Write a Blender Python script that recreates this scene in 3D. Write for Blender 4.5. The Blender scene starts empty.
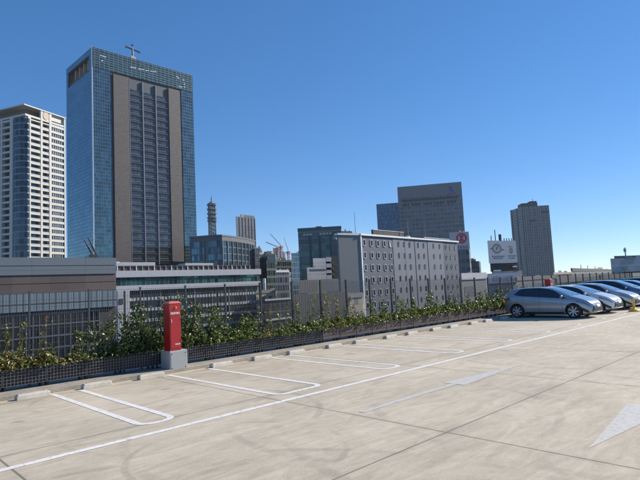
import bpy, bmesh, math, random
from mathutils import Vector, Matrix
random.seed(7)
R = math.radians
scene = bpy.context.scene
COL = scene.collection
H = 1.85
# ---------------------------------------------------------------- camera model
CX, CY, F = 320.0, 240.0, 521.0
_d1 = Vector((538, 20, F)).normalized(); _d2 = Vector((-508, 71, F)).normalized()
_dn = _d1.cross(_d2).normalized()
if _dn.y < 0: _dn = -_dn
AX = _d1; AZ = -_dn; AY = AZ.cross(AX)
EYE = Vector((0, 0, H))

def ray(px, py):
    r = Vector((px - CX, py - CY, F)); return Vector((r.dot(AX), r.dot(AY), r.dot(AZ)))
def at(px, py, D):
    d = ray(px, py); return EYE + d * (D / math.hypot(d.x, d.y))
def on_z(px, py, z=0.0):
    d = ray(px, py); return EYE + d * ((z - H) / d.z)
def on_y(px, py, y):
    d = ray(px, py); return EYE + d * (y / d.y)
def camspace(P):
    p = Vector(P) - EYE
    return (p.x*AX.x + p.y*AY.x + p.z*AZ.x, p.x*AX.y + p.y*AY.y + p.z*AZ.y, p.x*AX.z + p.y*AY.z + p.z*AZ.z)
def u_at(P, d, px):
    """distance along horizontal direction d from P to the image column px"""
    a = camspace(P); b = camspace(EYE + d); k = px - CX
    return (k * a[2] - F * a[0]) / (F * b[0] - k * b[2])
def z_at(P, py):
    a = camspace(P); b = camspace(EYE + Vector((0, 0, 1))); k = py - CY
    return P[2] + (k * a[2] - F * a[1]) / (F * b[1] - k * b[2])
def yawdir(deg): return Vector((math.cos(R(deg)), math.sin(R(deg)), 0))

# ---------------------------------------------------------------- materials
def new_mat(name):
    m = bpy.data.materials.new(name); m.use_nodes = True
    nt = m.node_tree; b = nt.nodes['Principled BSDF']
    return m, nt, b
def N(nt, typ, **kw):
    n = nt.nodes.new(typ)
    for k, v in kw.items():
        if k == 'inp':
            for kk, vv in v.items(): n.inputs[kk].default_value = vv
        else: setattr(n, k, v)
    return n
def math_(nt, op, a, b=None, c=None):
    n = nt.nodes.new('ShaderNodeMath'); n.operation = op
    for i, x in enumerate((a, b, c)):
        if x is None: continue
        if isinstance(x, (int, float)): n.inputs[i].default_value = x
        else: nt.links.new(x, n.inputs[i])
    return n.outputs[0]
def mixc(nt, fac, a, b):
    n = nt.nodes.new('ShaderNodeMix'); n.data_type = 'RGBA'
    for s, x in ((n.inputs[0], fac), (n.inputs[6], a), (n.inputs[7], b)):
        if isinstance(x, (int, float)): s.default_value = x
        elif isinstance(x, tuple): s.default_value = (x[0], x[1], x[2], 1)
        else: nt.links.new(x, s)
    return n.outputs[2]
def noise(nt, vec, scale, detail=4, rough=.55, dist=0.0):
    n = N(nt, 'ShaderNodeTexNoise', inp={'Scale': scale, 'Detail': detail, 'Roughness': rough, 'Distortion': dist})
    if vec: nt.links.new(vec, n.inputs['Vector'])
    return n.outputs['Fac']
def ramp(nt, v, lo, hi, a=0.0, b=1.0):
    n = N(nt, 'ShaderNodeMapRange', inp={'From Min': lo, 'From Max': hi, 'To Min': a, 'To Max': b}); nt.links.new(v, n.inputs[0])
    return n.outputs[0]
def obj_co(nt): return nt.nodes.new('ShaderNodeTexCoord').outputs['Object']
def world_co(nt): return nt.nodes.new('ShaderNodeNewGeometry').outputs['Position']

_mc = {}
def paint(name, col, rough=.6, metal=0.0, var=.18, scale=1.2, bump=0.0, coat=0.0, spec=.5):
    if name in _mc: return _mc[name]
    m, nt, b = new_mat(name)
    co = world_co(nt)
    f1 = noise(nt, co, scale, 5); f2 = noise(nt, co, scale * 9, 3)
    f = math_(nt, 'ADD', math_(nt, 'MULTIPLY', f1, .65), math_(nt, 'MULTIPLY', f2, .35))
    lo = tuple(c * (1 - var) for c in col); hi = tuple(min(1, c * (1 + var)) for c in col)
    c = mixc(nt, ramp(nt, f, .3, .7), lo, hi)
    nt.links.new(c, b.inputs['Base Color'])
    b.inputs['Roughness'].default_value = rough; b.inputs['Metallic'].default_value = metal
    b.inputs['Coat Weight'].default_value = coat; b.inputs['Specular IOR Level'].default_value = spec
    if bump:
        bp = N(nt, 'ShaderNodeBump', inp={'Strength': bump, 'Distance': .02}); nt.links.new(f2, bp.inputs['Height']); nt.links.new(bp.outputs[0], b.inputs['Normal'])
    _mc[name] = m; return m

def panel_mat(name, pw, ph, col, line, lw=.06, lh=.06, var=.2, rough=.1, metal=.0, line_rough=.5, tint2=None, wave=.02, coarse=None, offx=0.0, offy=0.0, dark=0.0, hue_var=None, stack_bond=True):
    """curtain wall / cladding: panels pw x ph metres in the face's own metres (UV)"""
    m, nt, b = new_mat(name)
    uv = nt.nodes.new('ShaderNodeUVMap'); sep = nt.nodes.new('ShaderNodeSeparateXYZ'); nt.links.new(uv.outputs[0], sep.inputs[0])
    x = math_(nt, 'DIVIDE', math_(nt, 'ADD', sep.outputs[0], offx + 1000 * pw), pw)
    y = math_(nt, 'DIVIDE', math_(nt, 'ADD', sep.outputs[1], offy + 1000 * ph), ph)
    fx = math_(nt, 'FRACT', x); fy = math_(nt, 'FRACT', y)
    mx = math_(nt, 'LESS_THAN', fx, lw / pw); my = math_(nt, 'LESS_THAN', fy, lh / ph)
    mask = math_(nt, 'MAXIMUM', mx, my)
    comb = nt.nodes.new('ShaderNodeCombineXYZ'); nt.links.new(math_(nt, 'FLOOR', x), comb.inputs[0]); nt.links.new(math_(nt, 'FLOOR', y), comb.inputs[1])
    wn = N(nt, 'ShaderNodeTexWhiteNoise', noise_dimensions='2D'); nt.links.new(comb.outputs[0], wn.inputs['Vector'])
    v = wn.outputs['Value']
    lo = tuple(c * (1 - var) for c in col); hi = tuple(min(1, c * (1 + var)) for c in (tint2 or col))
    c = mixc(nt, v, lo, hi)
    if coarse:
        cb = nt.nodes.new('ShaderNodeCombineXYZ')
        nt.links.new(math_(nt, 'FLOOR', math_(nt, 'DIVIDE', x, coarse[0])), cb.inputs[0]); nt.links.new(math_(nt, 'FLOOR', math_(nt, 'DIVIDE', y, coarse[1])), cb.inputs[1])
        w2 = N(nt, 'ShaderNodeTexWhiteNoise', noise_dimensions='2D'); nt.links.new(cb.outputs[0], w2.inputs['Vector'])
        c = mixc(nt, math_(nt, 'MULTIPLY', math_(nt, 'GREATER_THAN', w2.outputs['Value'], .6), coarse[2]), c, tuple(k * .35 for k in col))
    c = mixc(nt, math_(nt, 'MULTIPLY', noise(nt, world_co(nt), .15, 4), .35), c, tuple(k * .6 for k in col))
    c = mixc(nt, mask, c, line)
    nt.links.new(c, b.inputs['Base Color'])
    nt.links.new(ramp(nt, mask, 0, 1, rough, line_rough), b.inputs['Roughness'])
    nt.links.new(ramp(nt, mask, 0, 1, metal, 0), b.inputs['Metallic'])
    bp = N(nt, 'ShaderNodeBump', inp={'Strength': 1.0, 'Distance': wave})
    hh = math_(nt, 'ADD', math_(nt, 'MULTIPLY', mask, 2.0), math_(nt, 'MULTIPLY', noise(nt, world_co(nt), .5, 2), 1.5))
    nt.links.new(hh, bp.inputs['Height']); nt.links.new(bp.outputs[0], b.inputs['Normal'])
    return m

# ---------------------------------------------------------------- mesh builder
class MB:
    def __init__(s): s.v = []; s.f = []; s.m = []
    def quad(s, pts, m=0):
        i = len(s.v); s.v += [tuple(p) for p in pts]; s.f.append(tuple(range(i, i + len(pts)))); s.m.append(m)
    def hexa(s, c, m=0):
        i = len(s.v); s.v += [tuple(p) for p in c]
        for q in ((0,3,2,1),(4,5,6,7),(0,1,5,4),(1,2,6,5),(2,3,7,6),(3,0,4,7)):
            s.f.append(tuple(i + k for k in q)); s.m.append(m)
    def box(s, x0, x1, y0, y1, z0, z1, m=0):
        s.hexa([(x0,y0,z0),(x1,y0,z0),(x1,y1,z0),(x0,y1,z0),(x0,y0,z1),(x1,y0,z1),(x1,y1,z1),(x0,y1,z1)], m)
    def prism(s, poly, z0, z1, m=0, mt=None):
        n = len(poly); i = len(s.v)
        s.v += [(p[0], p[1], z0) for p in poly] + [(p[0], p[1], z1) for p in poly]
        for k in range(n):
            a, b = k, (k + 1) % n; s.f.append((i+a, i+b, i+n+b, i+n+a)); s.m.append(m)
        s.f.append(tuple(i + n + k for k in range(n))); s.m.append(m if mt is None else mt)
        s.f.append(tuple(i + k for k in reversed(range(n)))); s.m.append(m)
    def tube(s, p, q, r, n=8, r2=None, m=0, cap=True):
        p, q = Vector(p), Vector(q); d = (q - p).normalized(); a = d.orthogonal().normalized(); b = d.cross(a)
        r2 = r if r2 is None else r2; i = len(s.v)
        for (c, rr) in ((p, r), (q, r2)):
            for k in range(n):
                t = 2 * math.pi * k / n; s.v.append(tuple(c + a * math.cos(t) * rr + b * math.sin(t) * rr))
        for k in range(n):
            s.f.append((i + k, i + (k+1) % n, i + n + (k+1) % n, i + n + k)); s.m.append(m)
        if cap:
            s.f.append(tuple(i + k for k in reversed(range(n)))); s.m.append(m); s.f.append(tuple(i + n + k for k in range(n))); s.m.append(m)
    def path(s, pts, r, n=6, m=0, r2=None):
        k = len(pts) - 1
        for j in range(k):
            a = r + ((r2 or r) - r) * j / k; b = r + ((r2 or r) - r) * (j + 1) / k
            s.tube(pts[j], pts[j+1], a, n, b, m)
    def lathe(s, prof, c=(0,0,0), axis='z', n=24, m=0):
        i = len(s.v); L = len(prof)
        for k in range(n):
            t = 2 * math.pi * k / n
            for (r, h) in prof:
                if axis == 'z': s.v.append((c[0] + r*math.cos(t), c[1] + r*math.sin(t), c[2] + h))
                else: s.v.append((c[0] + h, c[1] + r*math.cos(t), c[2] + r*math.sin(t)))
        for k in range(n):
            a, b = i + k * L, i + ((k + 1) % n) * L
            for j in range(L - 1): s.f.append((a + j, b + j, b + j + 1, a + j + 1)); s.m.append(m)
    def build(s, name, mats, parent=None, uv=False, bevel=0.0, smooth=False, fixn=True):
        me = bpy.data.meshes.new(name); me.from_pydata(s.v, [], s.f)
        if not isinstance(mats, (list, tuple)): mats = [mats]
        for m in mats: me.materials.append(m)
        me.polygons.foreach_set('material_index', s.m)
        if fixn:
            bm = bmesh.new(); bm.from_mesh(me); bmesh.ops.recalc_face_normals(bm, faces=bm.faces); bm.to_mesh(me); bm.free()
        if uv:
            ul = me.uv_layers.new(name='UVMap')
            for p in me.polygons:
                n = p.normal
                if abs(n.z) > .9: t = None
                else: t = Vector((-n.y, n.x, 0)).normalized()
                for li in p.loop_indices:
                    co = me.vertices[me.loops[li].vertex_index].co
                    ul.data[li].uv = (co.x, co.y) if t is None else (co.dot(t), co.z)
        if smooth:
            me.shade_smooth()
        o = bpy.data.objects.new(name, me); COL.objects.link(o)
        if parent: o.parent = parent
        if bevel:
            md = o.modifiers.new('bevel', 'BEVEL'); md.width = bevel; md.segments = 2; md.limit_method = 'ANGLE'
        return o

def thing(name, label, cat, loc=(0, 0, 0), rz=0, group=None):
    o = bpy.data.objects.new(name, None); COL.objects.link(o); o.empty_display_size = .3
    o.location = loc; o.rotation_euler = (0, 0, rz); o['label'] = label; o['category'] = cat
    if group: o['group'] = group
    return o
def tag(o, label, cat, group=None):
    o['label'] = label; o['category'] = cat
    if group: o['group'] = group
    return o
def struct(o, kind='structure'): o['kind'] = kind; return o
def kids(o): return [c for c in bpy.data.objects if c.parent == o]
def copy_tree(o, parent=None):
    c = o.copy(); COL.objects.link(c); c.parent = parent
    for ch in kids(o): copy_tree(ch, c)
    return c

# ---------------------------------------------------------------- camera
cam = bpy.data.cameras.new('camera'); co = bpy.data.objects.new('camera', cam); COL.objects.link(co); scene.camera = co
right = Vector((AX.x, AY.x, AZ.x)); up = -Vector((AX.y, AY.y, AZ.y)); back = -Vector((AX.z, AY.z, AZ.z))
M = Matrix((right, up, back)).transposed().to_4x4(); M.translation = EYE
co.matrix_world = M
cam.sensor_width = 36; cam.lens = F / 640 * 36; cam.clip_end = 12000; cam.clip_start = .05

# ---------------------------------------------------------------- light
SUN_AZ, SUN_EL = -19.0, 31.0
w = bpy.data.worlds.new('World'); scene.world = w; w.use_nodes = True
nt = w.node_tree; sky = nt.nodes.new('ShaderNodeTexSky'); sky.sky_type = 'NISHITA'; sky.sun_disc = False
sky.sun_elevation = R(SUN_EL); sky.sun_rotation = R(90 - SUN_AZ); sky.air_density = .7; sky.dust_density = 0.0; sky.ozone_density = 6; sky.altitude = 0
hs = nt.nodes.new('ShaderNodeHueSaturation'); hs.inputs['Saturation'].default_value = 1.38; hs.inputs['Hue'].default_value = .506; hs.inputs['Value'].default_value = 1.1
gm = nt.nodes.new('ShaderNodeGamma'); gm.inputs[1].default_value = .64; nt.links.new(sky.outputs[0], gm.inputs[0])
nt.links.new(gm.outputs[0], hs.inputs['Color']); nt.links.new(hs.outputs[0], nt.nodes['Background'].inputs[0]); nt.nodes['Background'].inputs[1].default_value = .15
sl = bpy.data.lights.new('sun', 'SUN'); sl.energy = 4.1; sl.angle = R(.5); sl.color = (1, .92, .80)
so = bpy.data.objects.new('sun', sl); COL.objects.link(so)
sd = Vector((math.cos(R(SUN_AZ)) * math.cos(R(SUN_EL)), math.sin(R(SUN_AZ)) * math.cos(R(SUN_EL)), math.sin(R(SUN_EL))))
so.rotation_euler = sd.to_track_quat('Z', 'Y').to_euler(); so.location = (20, -10, 30)
scene.view_settings.view_transform = 'Standard'; scene.view_settings.look = 'None'; scene.view_settings.exposure = 0.72; scene.view_settings.gamma = 1
try: scene.view_settings.use_curve_mapping = False
except Exception: pass
scene.cycles.max_bounces = 8; scene.cycles.transparent_max_bounces = 12

# ---------------------------------------------------------------- common materials
def concrete_deck():
    m, nt, b = new_mat('deck_concrete'); co = world_co(nt)
    sep = nt.nodes.new('ShaderNodeSeparateXYZ'); nt.links.new(co, sep.inputs[0]); X, Y = sep.outputs[0], sep.outputs[1]
    big = noise(nt, co, .35, 5, .6, .6); mid = noise(nt, co, 2.3, 9, .72, 1.2); fine = noise(nt, co, 28, 3, .7)
    mp = N(nt, 'ShaderNodeMapping'); mp.inputs['Scale'].default_value = (.55, 2.6, 1); mp.inputs['Rotation'].default_value = (0, 0, R(38)); nt.links.new(co, mp.inputs[0])
    streak = noise(nt, mp.outputs[0], 1.5, 7, .68, 2.2)
    f = math_(nt, 'ADD', math_(nt, 'ADD', math_(nt, 'MULTIPLY', big, .3), math_(nt, 'MULTIPLY', mid, .2)), math_(nt, 'ADD', math_(nt, 'MULTIPLY', streak, .38), math_(nt, 'MULTIPLY', fine, .12)))
    c = mixc(nt, ramp(nt, f, .39, .61), (.39, .333, .25), (.61, .535, .415))
    c = mixc(nt, ramp(nt, noise(nt, co, .9, 7, .7, 3.0), .62, .74, 0, .35), c, (.58, .525, .425))     # pale laitance patches
    c = mixc(nt, ramp(nt, noise(nt, co, 2.6, 6, .75, 2.0), .63, .74, 0, .35), c, (.22, .195, .16))     # small dark stains
    # panel joints
    def joint(v, off, pitch, wd):
        t = math_(nt, 'FRACT', math_(nt, 'DIVIDE', math_(nt, 'ADD', v, 1000 * pitch - off), pitch))
        return math_(nt, 'MULTIPLY', math_(nt, 'ABSOLUTE', math_(nt, 'SUBTRACT', t, .5)), 1)   # .5 at the joint
    jx = joint(X, 1.62, 3.96, 0); jy = joint(Y, 3.69, 3.66, 0)
    wob = math_(nt, 'MULTIPLY', math_(nt, 'SUBTRACT', noise(nt, co, 9, 3), .5), .0015)
    jx = math_(nt, 'ADD', jx, wob); jy = math_(nt, 'ADD', jy, wob)
    core = math_(nt, 'MAXIMUM', ramp(nt, jx, .5 - .0048, .5 - .0022), ramp(nt, jy, .5 - .0048, .5 - .0022))
    halo = math_(nt, 'MAXIMUM', ramp(nt, jx, .5 - .03, .5), ramp(nt, jy, .5 - .06, .5))
    halo = math_(nt, 'MULTIPLY', halo, ramp(nt, noise(nt, co, .8, 5, .6, .5), .42, .62))
    c = mixc(nt, math_(nt, 'MULTIPLY', halo, .32), c, (.20, .18, .15))
    c = mixc(nt, math_(nt, 'MULTIPLY', core, .62), c, (.09, .08, .07))
    # rubber arcs left by turning tyres
    for (ax, ay, rr, wd, st) in ((3.6, 5.2, 1.25, .05, .4), (4.2, 7.2, 1.9, .07, .34), (6.1, 5.0, 2.3, .08, .3), (6.25, 5.05, 3.75, .08, .25), (1.0, 2.2, 3.9, .07, .28), (9.5, 2.5, 4.4, .1, .25), (9.4, 2.4, 5.85, .1, .22), (13.5, 5.2, 3.0, .1, .25), (16, 1.5, 6.0, .12, .25), (4.0, 9.9, 1.3, .05, .3), (7.5, .2, 3.1, .06, .2)):
        dx = math_(nt, 'SUBTRACT', X, ax); dy = math_(nt, 'SUBTRACT', Y, ay)
        d = math_(nt, 'SQRT', math_(nt, 'ADD', math_(nt, 'MULTIPLY', dx, dx), math_(nt, 'MULTIPLY', dy, dy)))
        k = ramp(nt, math_(nt, 'ABSOLUTE', math_(nt, 'SUBTRACT', d, rr)), wd, wd * .5)
        k = math_(nt, 'MULTIPLY', k, ramp(nt, noise(nt, co, .7 + rr * .13, 3), .47, .6))
        c = mixc(nt, math_(nt, 'MULTIPLY', k, st * .75), c, (.13, .12, .105))
    for (ax, ay, rr) in ((4.95, 9.6, .16), (5.1, 9.2, .07), (7.9, 9.3, .14), (10.4, 9.7, .18), (10.7, 9.3, .06), (13.2, 9.4, .15), (18.7, 9.5, .2), (2.3, 9.2, .13), (6.9, 3.1, .05), (8.8, 6.1, .05)):
        dx = math_(nt, 'SUBTRACT', X, ax); dy = math_(nt, 'SUBTRACT', Y, ay)
        d = math_(nt, 'ADD', math_(nt, 'SQRT', math_(nt, 'ADD', math_(nt, 'MULTIPLY', dx, dx), math_(nt, 'MULTIPLY', dy, dy))), math_(nt, 'MULTIPLY', math_(nt, 'SUBTRACT', mid, .5), .5))
        c = mixc(nt, ramp(nt, d, rr, rr * .2, 0, .38), c, (.14, .12, .10))
    nt.links.new(c, b.inputs['Base Color'])
    nt.links.new(ramp(nt, f, .3, .7, .72, .9), b.inputs['Roughness']); b.inputs['Specular IOR Level'].default_value = .35
    bp = N(nt, 'ShaderNodeBump', inp={'Strength': .35, 'Distance': .006})
    hgt = math_(nt, 'SUBTRACT', math_(nt, 'ADD', fine, streak), math_(nt, 'MULTIPLY', core, 2)); nt.links.new(hgt, bp.inputs['Height']); nt.links.new(bp.outputs[0], b.inputs['Normal'])
    return m
M_deck = concrete_deck()
def line_paint(name, col, wear):
    m, nt, b = new_mat(name); co = world_co(nt)
    w1 = ramp(nt, noise(nt, co, 14, 6, .7), .5 + wear, .62 + wear)
    w2 = ramp(nt, noise(nt, co, 1.3, 4), .45, .75, 0, .25)
    c = mixc(nt, math_(nt, 'MAXIMUM', w1, w2), col, (.45, .42, .36)); nt.links.new(c, b.inputs['Base Color']); b.inputs['Roughness'].default_value = .6
    return m
M_line = line_paint('white_line_paint', (.80, .775, .73), .03)
M_arrow = line_paint('worn_arrow_paint', (.56, .535, .49), .0)
M_kerb = paint('kerb_concrete', (.33, .295, .245), .85, var=.3, scale=2.0, bump=.4)
M_stop = paint('stop_concrete', (.49, .455, .39), .85, var=.25, scale=5.0, bump=.18)
M_block = paint('block_concrete', (.36, .37, .37), .8, var=.12, scale=4.0, bump=.3)
M_plate = paint('grey_plate', (.31, .33, .34), .5, var=.08)
M_red = paint('red_enamel', (.33, .010, .014), .38, var=.12, scale=5, coat=.15)
M_white = paint('white_coating', (.74, .75, .76), .55, var=.08)
M_dark = paint('dark_metal', (.035, .036, .04), .5, var=.2)
M_black = paint('black_rubber', (.018, .018, .02), .75, var=.2)
M_wire = paint('fence_wire', (.06, .062, .068), .5, metal=.2)
M_post = paint('fence_post', (.014, .013, .014), .5)
M_resin = paint('planter_resin', (.03, .026, .026), .55, var=.3, scale=6)
M_resin2 = paint('planter_resin_brown', (.075, .055, .052), .6, var=.3, scale=6)
M_soil = paint('planter_soil', (.05, .035, .022), .95, var=.4, scale=20, bump=.8)
M_yellow = paint('yellow_plastic', (.75, .42, .02), .45, var=.08)
M_chrome = paint('chrome', (.7, .7, .72), .12, metal=1.0, var=.03)
M_steel = paint('galvanised_steel', (.32, .33, .34), .5, metal=.5)

# ---------------------------------------------------------------- setting
def sheet(name, poly, z, m):
    b = MB(); b.quad([(p[0], p[1], z) for p in poly]); return struct(b.build(name, m, fixn=False))
b = MB(); b.quad([(900*math.cos(t*math.pi/24)+300, 900*math.sin(t*math.pi/24)+300, -26.0) for t in range(48)])
M_city = paint('city_ground', (.12, .125, .12), .9, var=.35, scale=.02)
struct(b.build('ground', M_city, fixn=False))
b = MB(); b.box(-24, 44, -30, 12.55, -1.2, -.001)
M_edge = paint('deck_edge', (.3, .29, .27), .9)
struct(b.build('roof_deck_slab', M_edge))
sheet('roof_deck', [(-24, -30), (44, -30), (44, 12.55), (-24, 12.55)], .003, M_deck)
b = MB(); b.box(-24, 44, 11.36, 12.50, .0, .085)
k = struct(b.build('kerb', M_kerb, bevel=.012))

def strip(b, pts, wd):
    """flat painted strip along a polyline, mitred"""
    P = [Vector((p[0], p[1])) for p in pts]; L = []; Rr = []
    for i, p in enumerate(P):
        d1 = (P[i] - P[i-1]).normalized() if i else (P[1] - P[0]).normalized()
        d2 = (P[i+1] - P[i]).normalized() if i < len(P) - 1 else d1
        t = (d1 + d2).normalized(); n = Vector((-t.y, t.x)); s = wd / 2 / max(.4, abs(n.dot(Vector((-d1.y, d1.x)))))
        L.append(p + n * s); Rr.append(p - n * s)
    for i in range(len(P) - 1): b.quad([(*Rr[i], .007), (*Rr[i+1], .007), (*L[i+1], .007), (*L[i], .007)])
b = MB(); strip(b, [(-24, 6.77), (44, 6.77)], .115); struct(b.build('bay_boundary_line', M_line, fixn=False))
pairs = [(.95, .26), (3.66, .255), (6.37, .52), (9.15, .29)] + [(9.15 + 2.72 * k, .27) for k in range(1, 13)]
pairs += [(-1.75, .26), (-4.45, .26)]
for i, (cx, hw) in enumerate(pairs):
    b = MB(); r = min(hw, .2); ye = 7.36 if hw < .4 else 7.28
    pts = [(cx - hw, 11.15)]
    n = 7
    for j in range(n + 1):
        t = math.pi - j * math.pi / 2 / n; pts.append((cx - hw + r + r * math.cos(t), ye + .12 - r * math.sin(t)))
    for j in range(n + 1):
        t = math.pi / 2 - j * math.pi / 2 / n; pts.append((cx + hw - r + r * math.cos(t), ye + .12 - r * math.sin(t)))
    pts.append((cx + hw, 11.15)); strip(b, pts, .105); struct(b.build('stall_line', M_line, fixn=False))
# arrows painted in the aisle
def arrow(pts_head, shaft):
    b = MB(); b.quad([(x, y, .007) for x, y in pts_head]); b.quad([(x, y, .007) for x, y in shaft]); return struct(b.build('lane_arrow', M_arrow, fixn=False))
arrow([(8.22, 4.99), (10.6, 5.13), (8.22, 5.44)], [(5.75, 5.15), (8.216, 5.15), (8.216, 5.26), (5.75, 5.27)])
arrow([(5.93, 2.17), (8.25, 1.90), (8.25, 2.44)], [(8.254, 2.09), (12.5, 2.09), (12.5, 2.25), (8.254, 2.25)])

# wheel stops
centres = []
for (cx, hw) in sorted(pairs):
    off = .92 if hw > .4 else .60
    centres += [cx - off, cx + off]
centres = sorted(c for c in centres if -3 < c < 40)
def stop_mesh():
    b = MB(); n = 1
    prof = [(-.09, 0), (-.075, .075), (-.05, .1), (.05, .1), (.075, .075), (.09, 0)]
    L = .29; e = .03
    i = 0
    for (x, s) in ((-L - e*0, 1.0), (-L + e, 1.0), (L - e, 1.0), (L, 1.0)):
        for (y, z) in prof:
            zz = z if abs(x) < L - .01 else z * .8
            b.v.append((x, y, zz))
    P = len(prof)
    for k in range(3):
        for j in range(P):
            a = k * P + j; c = k * P + (j + 1) % P; b.f.append((a, c, c + P, a + P)); b.m.append(0)
    b.f.append(tuple(range(P))); b.m.append(0); b.f.append(tuple(reversed(range(3*P, 4*P)))); b.m.append(0)
    return b
base_stop = None
ords = ['first','second','third','fourth','fifth','sixth','seventh','eighth','ninth','tenth','eleventh','twelfth','thirteenth','fourteenth','fifteenth','sixteenth','seventeenth','eighteenth','nineteenth','twentieth']
nr = nl = 0
lefts = [c for c in centres if c < 5.9]; rights = [c for c in centres if c > 5.9]
for c in centres:
    if base_stop is None:
        t = thing('wheel_stop', '', 'wheel stop', group='concrete wheel stops along the kerb')
        stop_mesh().build('stop_block', M_stop, t, bevel=.006)
        for s in (-.2, .2):
            bb = MB(); bb.lathe([(0, .1035), (.018, .1035), (.02, .1005), (.02, .098)], (s, 0, 0), n=12); bb.build('bolt_head', M_steel, t)
        base_stop = t
    else: t = copy_tree(base_stop)
    t.location = (c, 11.19, .003); t.rotation_euler.z = random.uniform(-.012, .012)
    if c < 5.9:
        k = len(lefts) - 1 - lefts.index(c); t['label'] = 'concrete wheel stop, %s to the left of the red hydrant cabinet' % ords[k]
    else:
        k = rights.index(c)
        t['label'] = 'concrete wheel stop, %s to the right of the red hydrant cabinet' % (ords[k] if k < 20 else 'twenty-' + ords[k - 20])

# ---------------------------------------------------------------- red hydrant cabinets on concrete blocks
def hydrant(x, y, label):
    t = thing('hydrant_cabinet', label, 'hydrant cabinet', (x, y, .085), 0, 'red hydrant cabinets on concrete blocks'); t.scale = (.76, .73, 1)
    b = MB(); b.box(0, .60, 0, .62, -.08, .42); bl = b.build('concrete_base', M_block, t, bevel=.01)
    b = MB(); b.box(.035, .565, -.008, 0.0, -.02, .385); b.build('face_plate', M_plate, bl)
    for (u, v) in ((.07, .02), (.53, .02), (.07, .35), (.53, .35)):
        b = MB(); b.tube((u, -.014, v), (u, -.008, v), .014, 8); b.build('bolt', M_dark, bl)
    b = MB(); b.box(.02, .405, .02, .42, .42, 1.525); body = b.build('cabinet_body', M_red, t, bevel=.008)
    b = MB(); b.box(.005, .42, .005, .435, 1.525, 1.545); b.hexa([(.005,.005,1.545),(.42,.005,1.545),(.42,.435,1.545),(.005,.435,1.545),(.08,.08,1.575),(.345,.08,1.575),(.345,.36,1.575),(.08,.36,1.575)]); b.build('cap', paint('pale_red', (.62, .16, .14), .5, var=.2, scale=9), t)  # cap has a paler red than the cabinet body
    b = MB(); b.box(.045, .38, .008, .02, .47, 1.24); d = b.build('door', M_red, t, bevel=.004)
    b = MB(); b.box(.07, .095, .0, .008, 1.08, 1.16); b.build('handle', M_chrome, d)
    for z in (.62, 1.1):
        b = MB(); b.tube((.382, .006, z), (.382, .006, z + .06), .007, 6); b.build('hinge', M_red, d)
    b = MB(); b.box(.045, .38, .012, .02, 1.26, 1.33); b.build('label_plate', M_red, t)
    # row of small white characters on the label
    b = MB(); x0 = .055
    for i in range(7):
        x1 = x0 + .036
        b.box(x0, x1, .009, .0115, 1.272, 1.281); b.box(x0, x1, .009, .0115, 1.309, 1.318)
        if i % 2: b.box(x0, x0 + .01, .009, .0115, 1.281, 1.309)
        b.box(x0 + .014, x0 + .023, .009, .0115, 1.281, 1.309)
        if i % 3: b.box(x0 + .027, x1, .009, .0115, 1.288, 1.302)
        x0 += .046
    b.build('white_lettering', M_white, t)
    b = MB()
    for i in range(5): b.box(.2 + i*.034, .222 + i*.034, .005, .0075, .555, .575); b.box(.2 + i*.034, .21 + i*.034, .005, .0075, .575, .59)
    b.build('door_lettering', M_white, d)
    b = MB(); b.lathe([(0, -.045), (.02, -.04), (.034, -.02), (.038, 0)], (0, 0, 0), n=14)
    lamp = b.build('indicator_lamp', paint('amber_lens', (.8, .16, .03), .2), t, smooth=True)
    lamp.rotation_euler = (R(-90), 0, 0); lamp.location = (.235, .02, 1.42)
    return t
hydrant(6.015, 11.37, 'red steel hydrant cabinet on grey concrete block beside the painted bays, in the foreground')
fx = on_y(552, 283, 11.37).x
hydrant(fx - .2, 11.37, 'distant red hydrant cabinet with only its top showing above the nearest silver car')

# ---------------------------------------------------------------- fence on the deck edge
FENCE_Y = 12.22
def ftop(x): return 2.03 if x < 12 else 2.03 - min(.19, (x - 12) * .0145)
f = thing('mesh_fence', 'dark wire mesh fence on square posts behind the planting along the deck edge', 'fence', (0, 0, .085))
panel_me = None
PX0, PP = 13.05 - 1.222 * 14, 1.222
def wire_panel(x0, x1, y, z0, z1, pitch=.05, hp=.15, axis='x'):
    b = MB(); n = int(round((x1 - x0) / pitch)); t = .003
    for i in range(1, n):
        x = x0 + (x1 - x0) * i / n
        b.box(x - t, x + t, y - t, y + t, z0, z1)
    m = int(round((z1 - z0) / hp))
    for j in range(m + 1):
        z = z0 + (z1 - z0) * j / m; b.box(x0, x1, y - t - .003, y + t - .003, z - .003, z + .003)
    return b
np_ = 41
for i in range(np_):
    x = PX0 + PP * i; h = ftop(x) - .085
    hp_ = .014 if x < 9.0 else .03; b = MB(); b.box(x - hp_, x + hp_, FENCE_Y - .03, FENCE_Y + .03, 0, h); b.box(x - hp_ - .004, x + hp_ + .004, FENCE_Y - .036, FENCE_Y + .036, h, h + .012); b.build('post', M_wire if x < 9.0 else M_post, f)
    if i < np_ - 1:
        h1 = ftop(x + PP) - .085; pn = wire_panel(x + .032, x + PP - .032, FENCE_Y - .02, .08, min(h, h1) - .03, .05, .155 if i < 14 else .2)
        pn.build('mesh_panel', M_wire, f)
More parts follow.
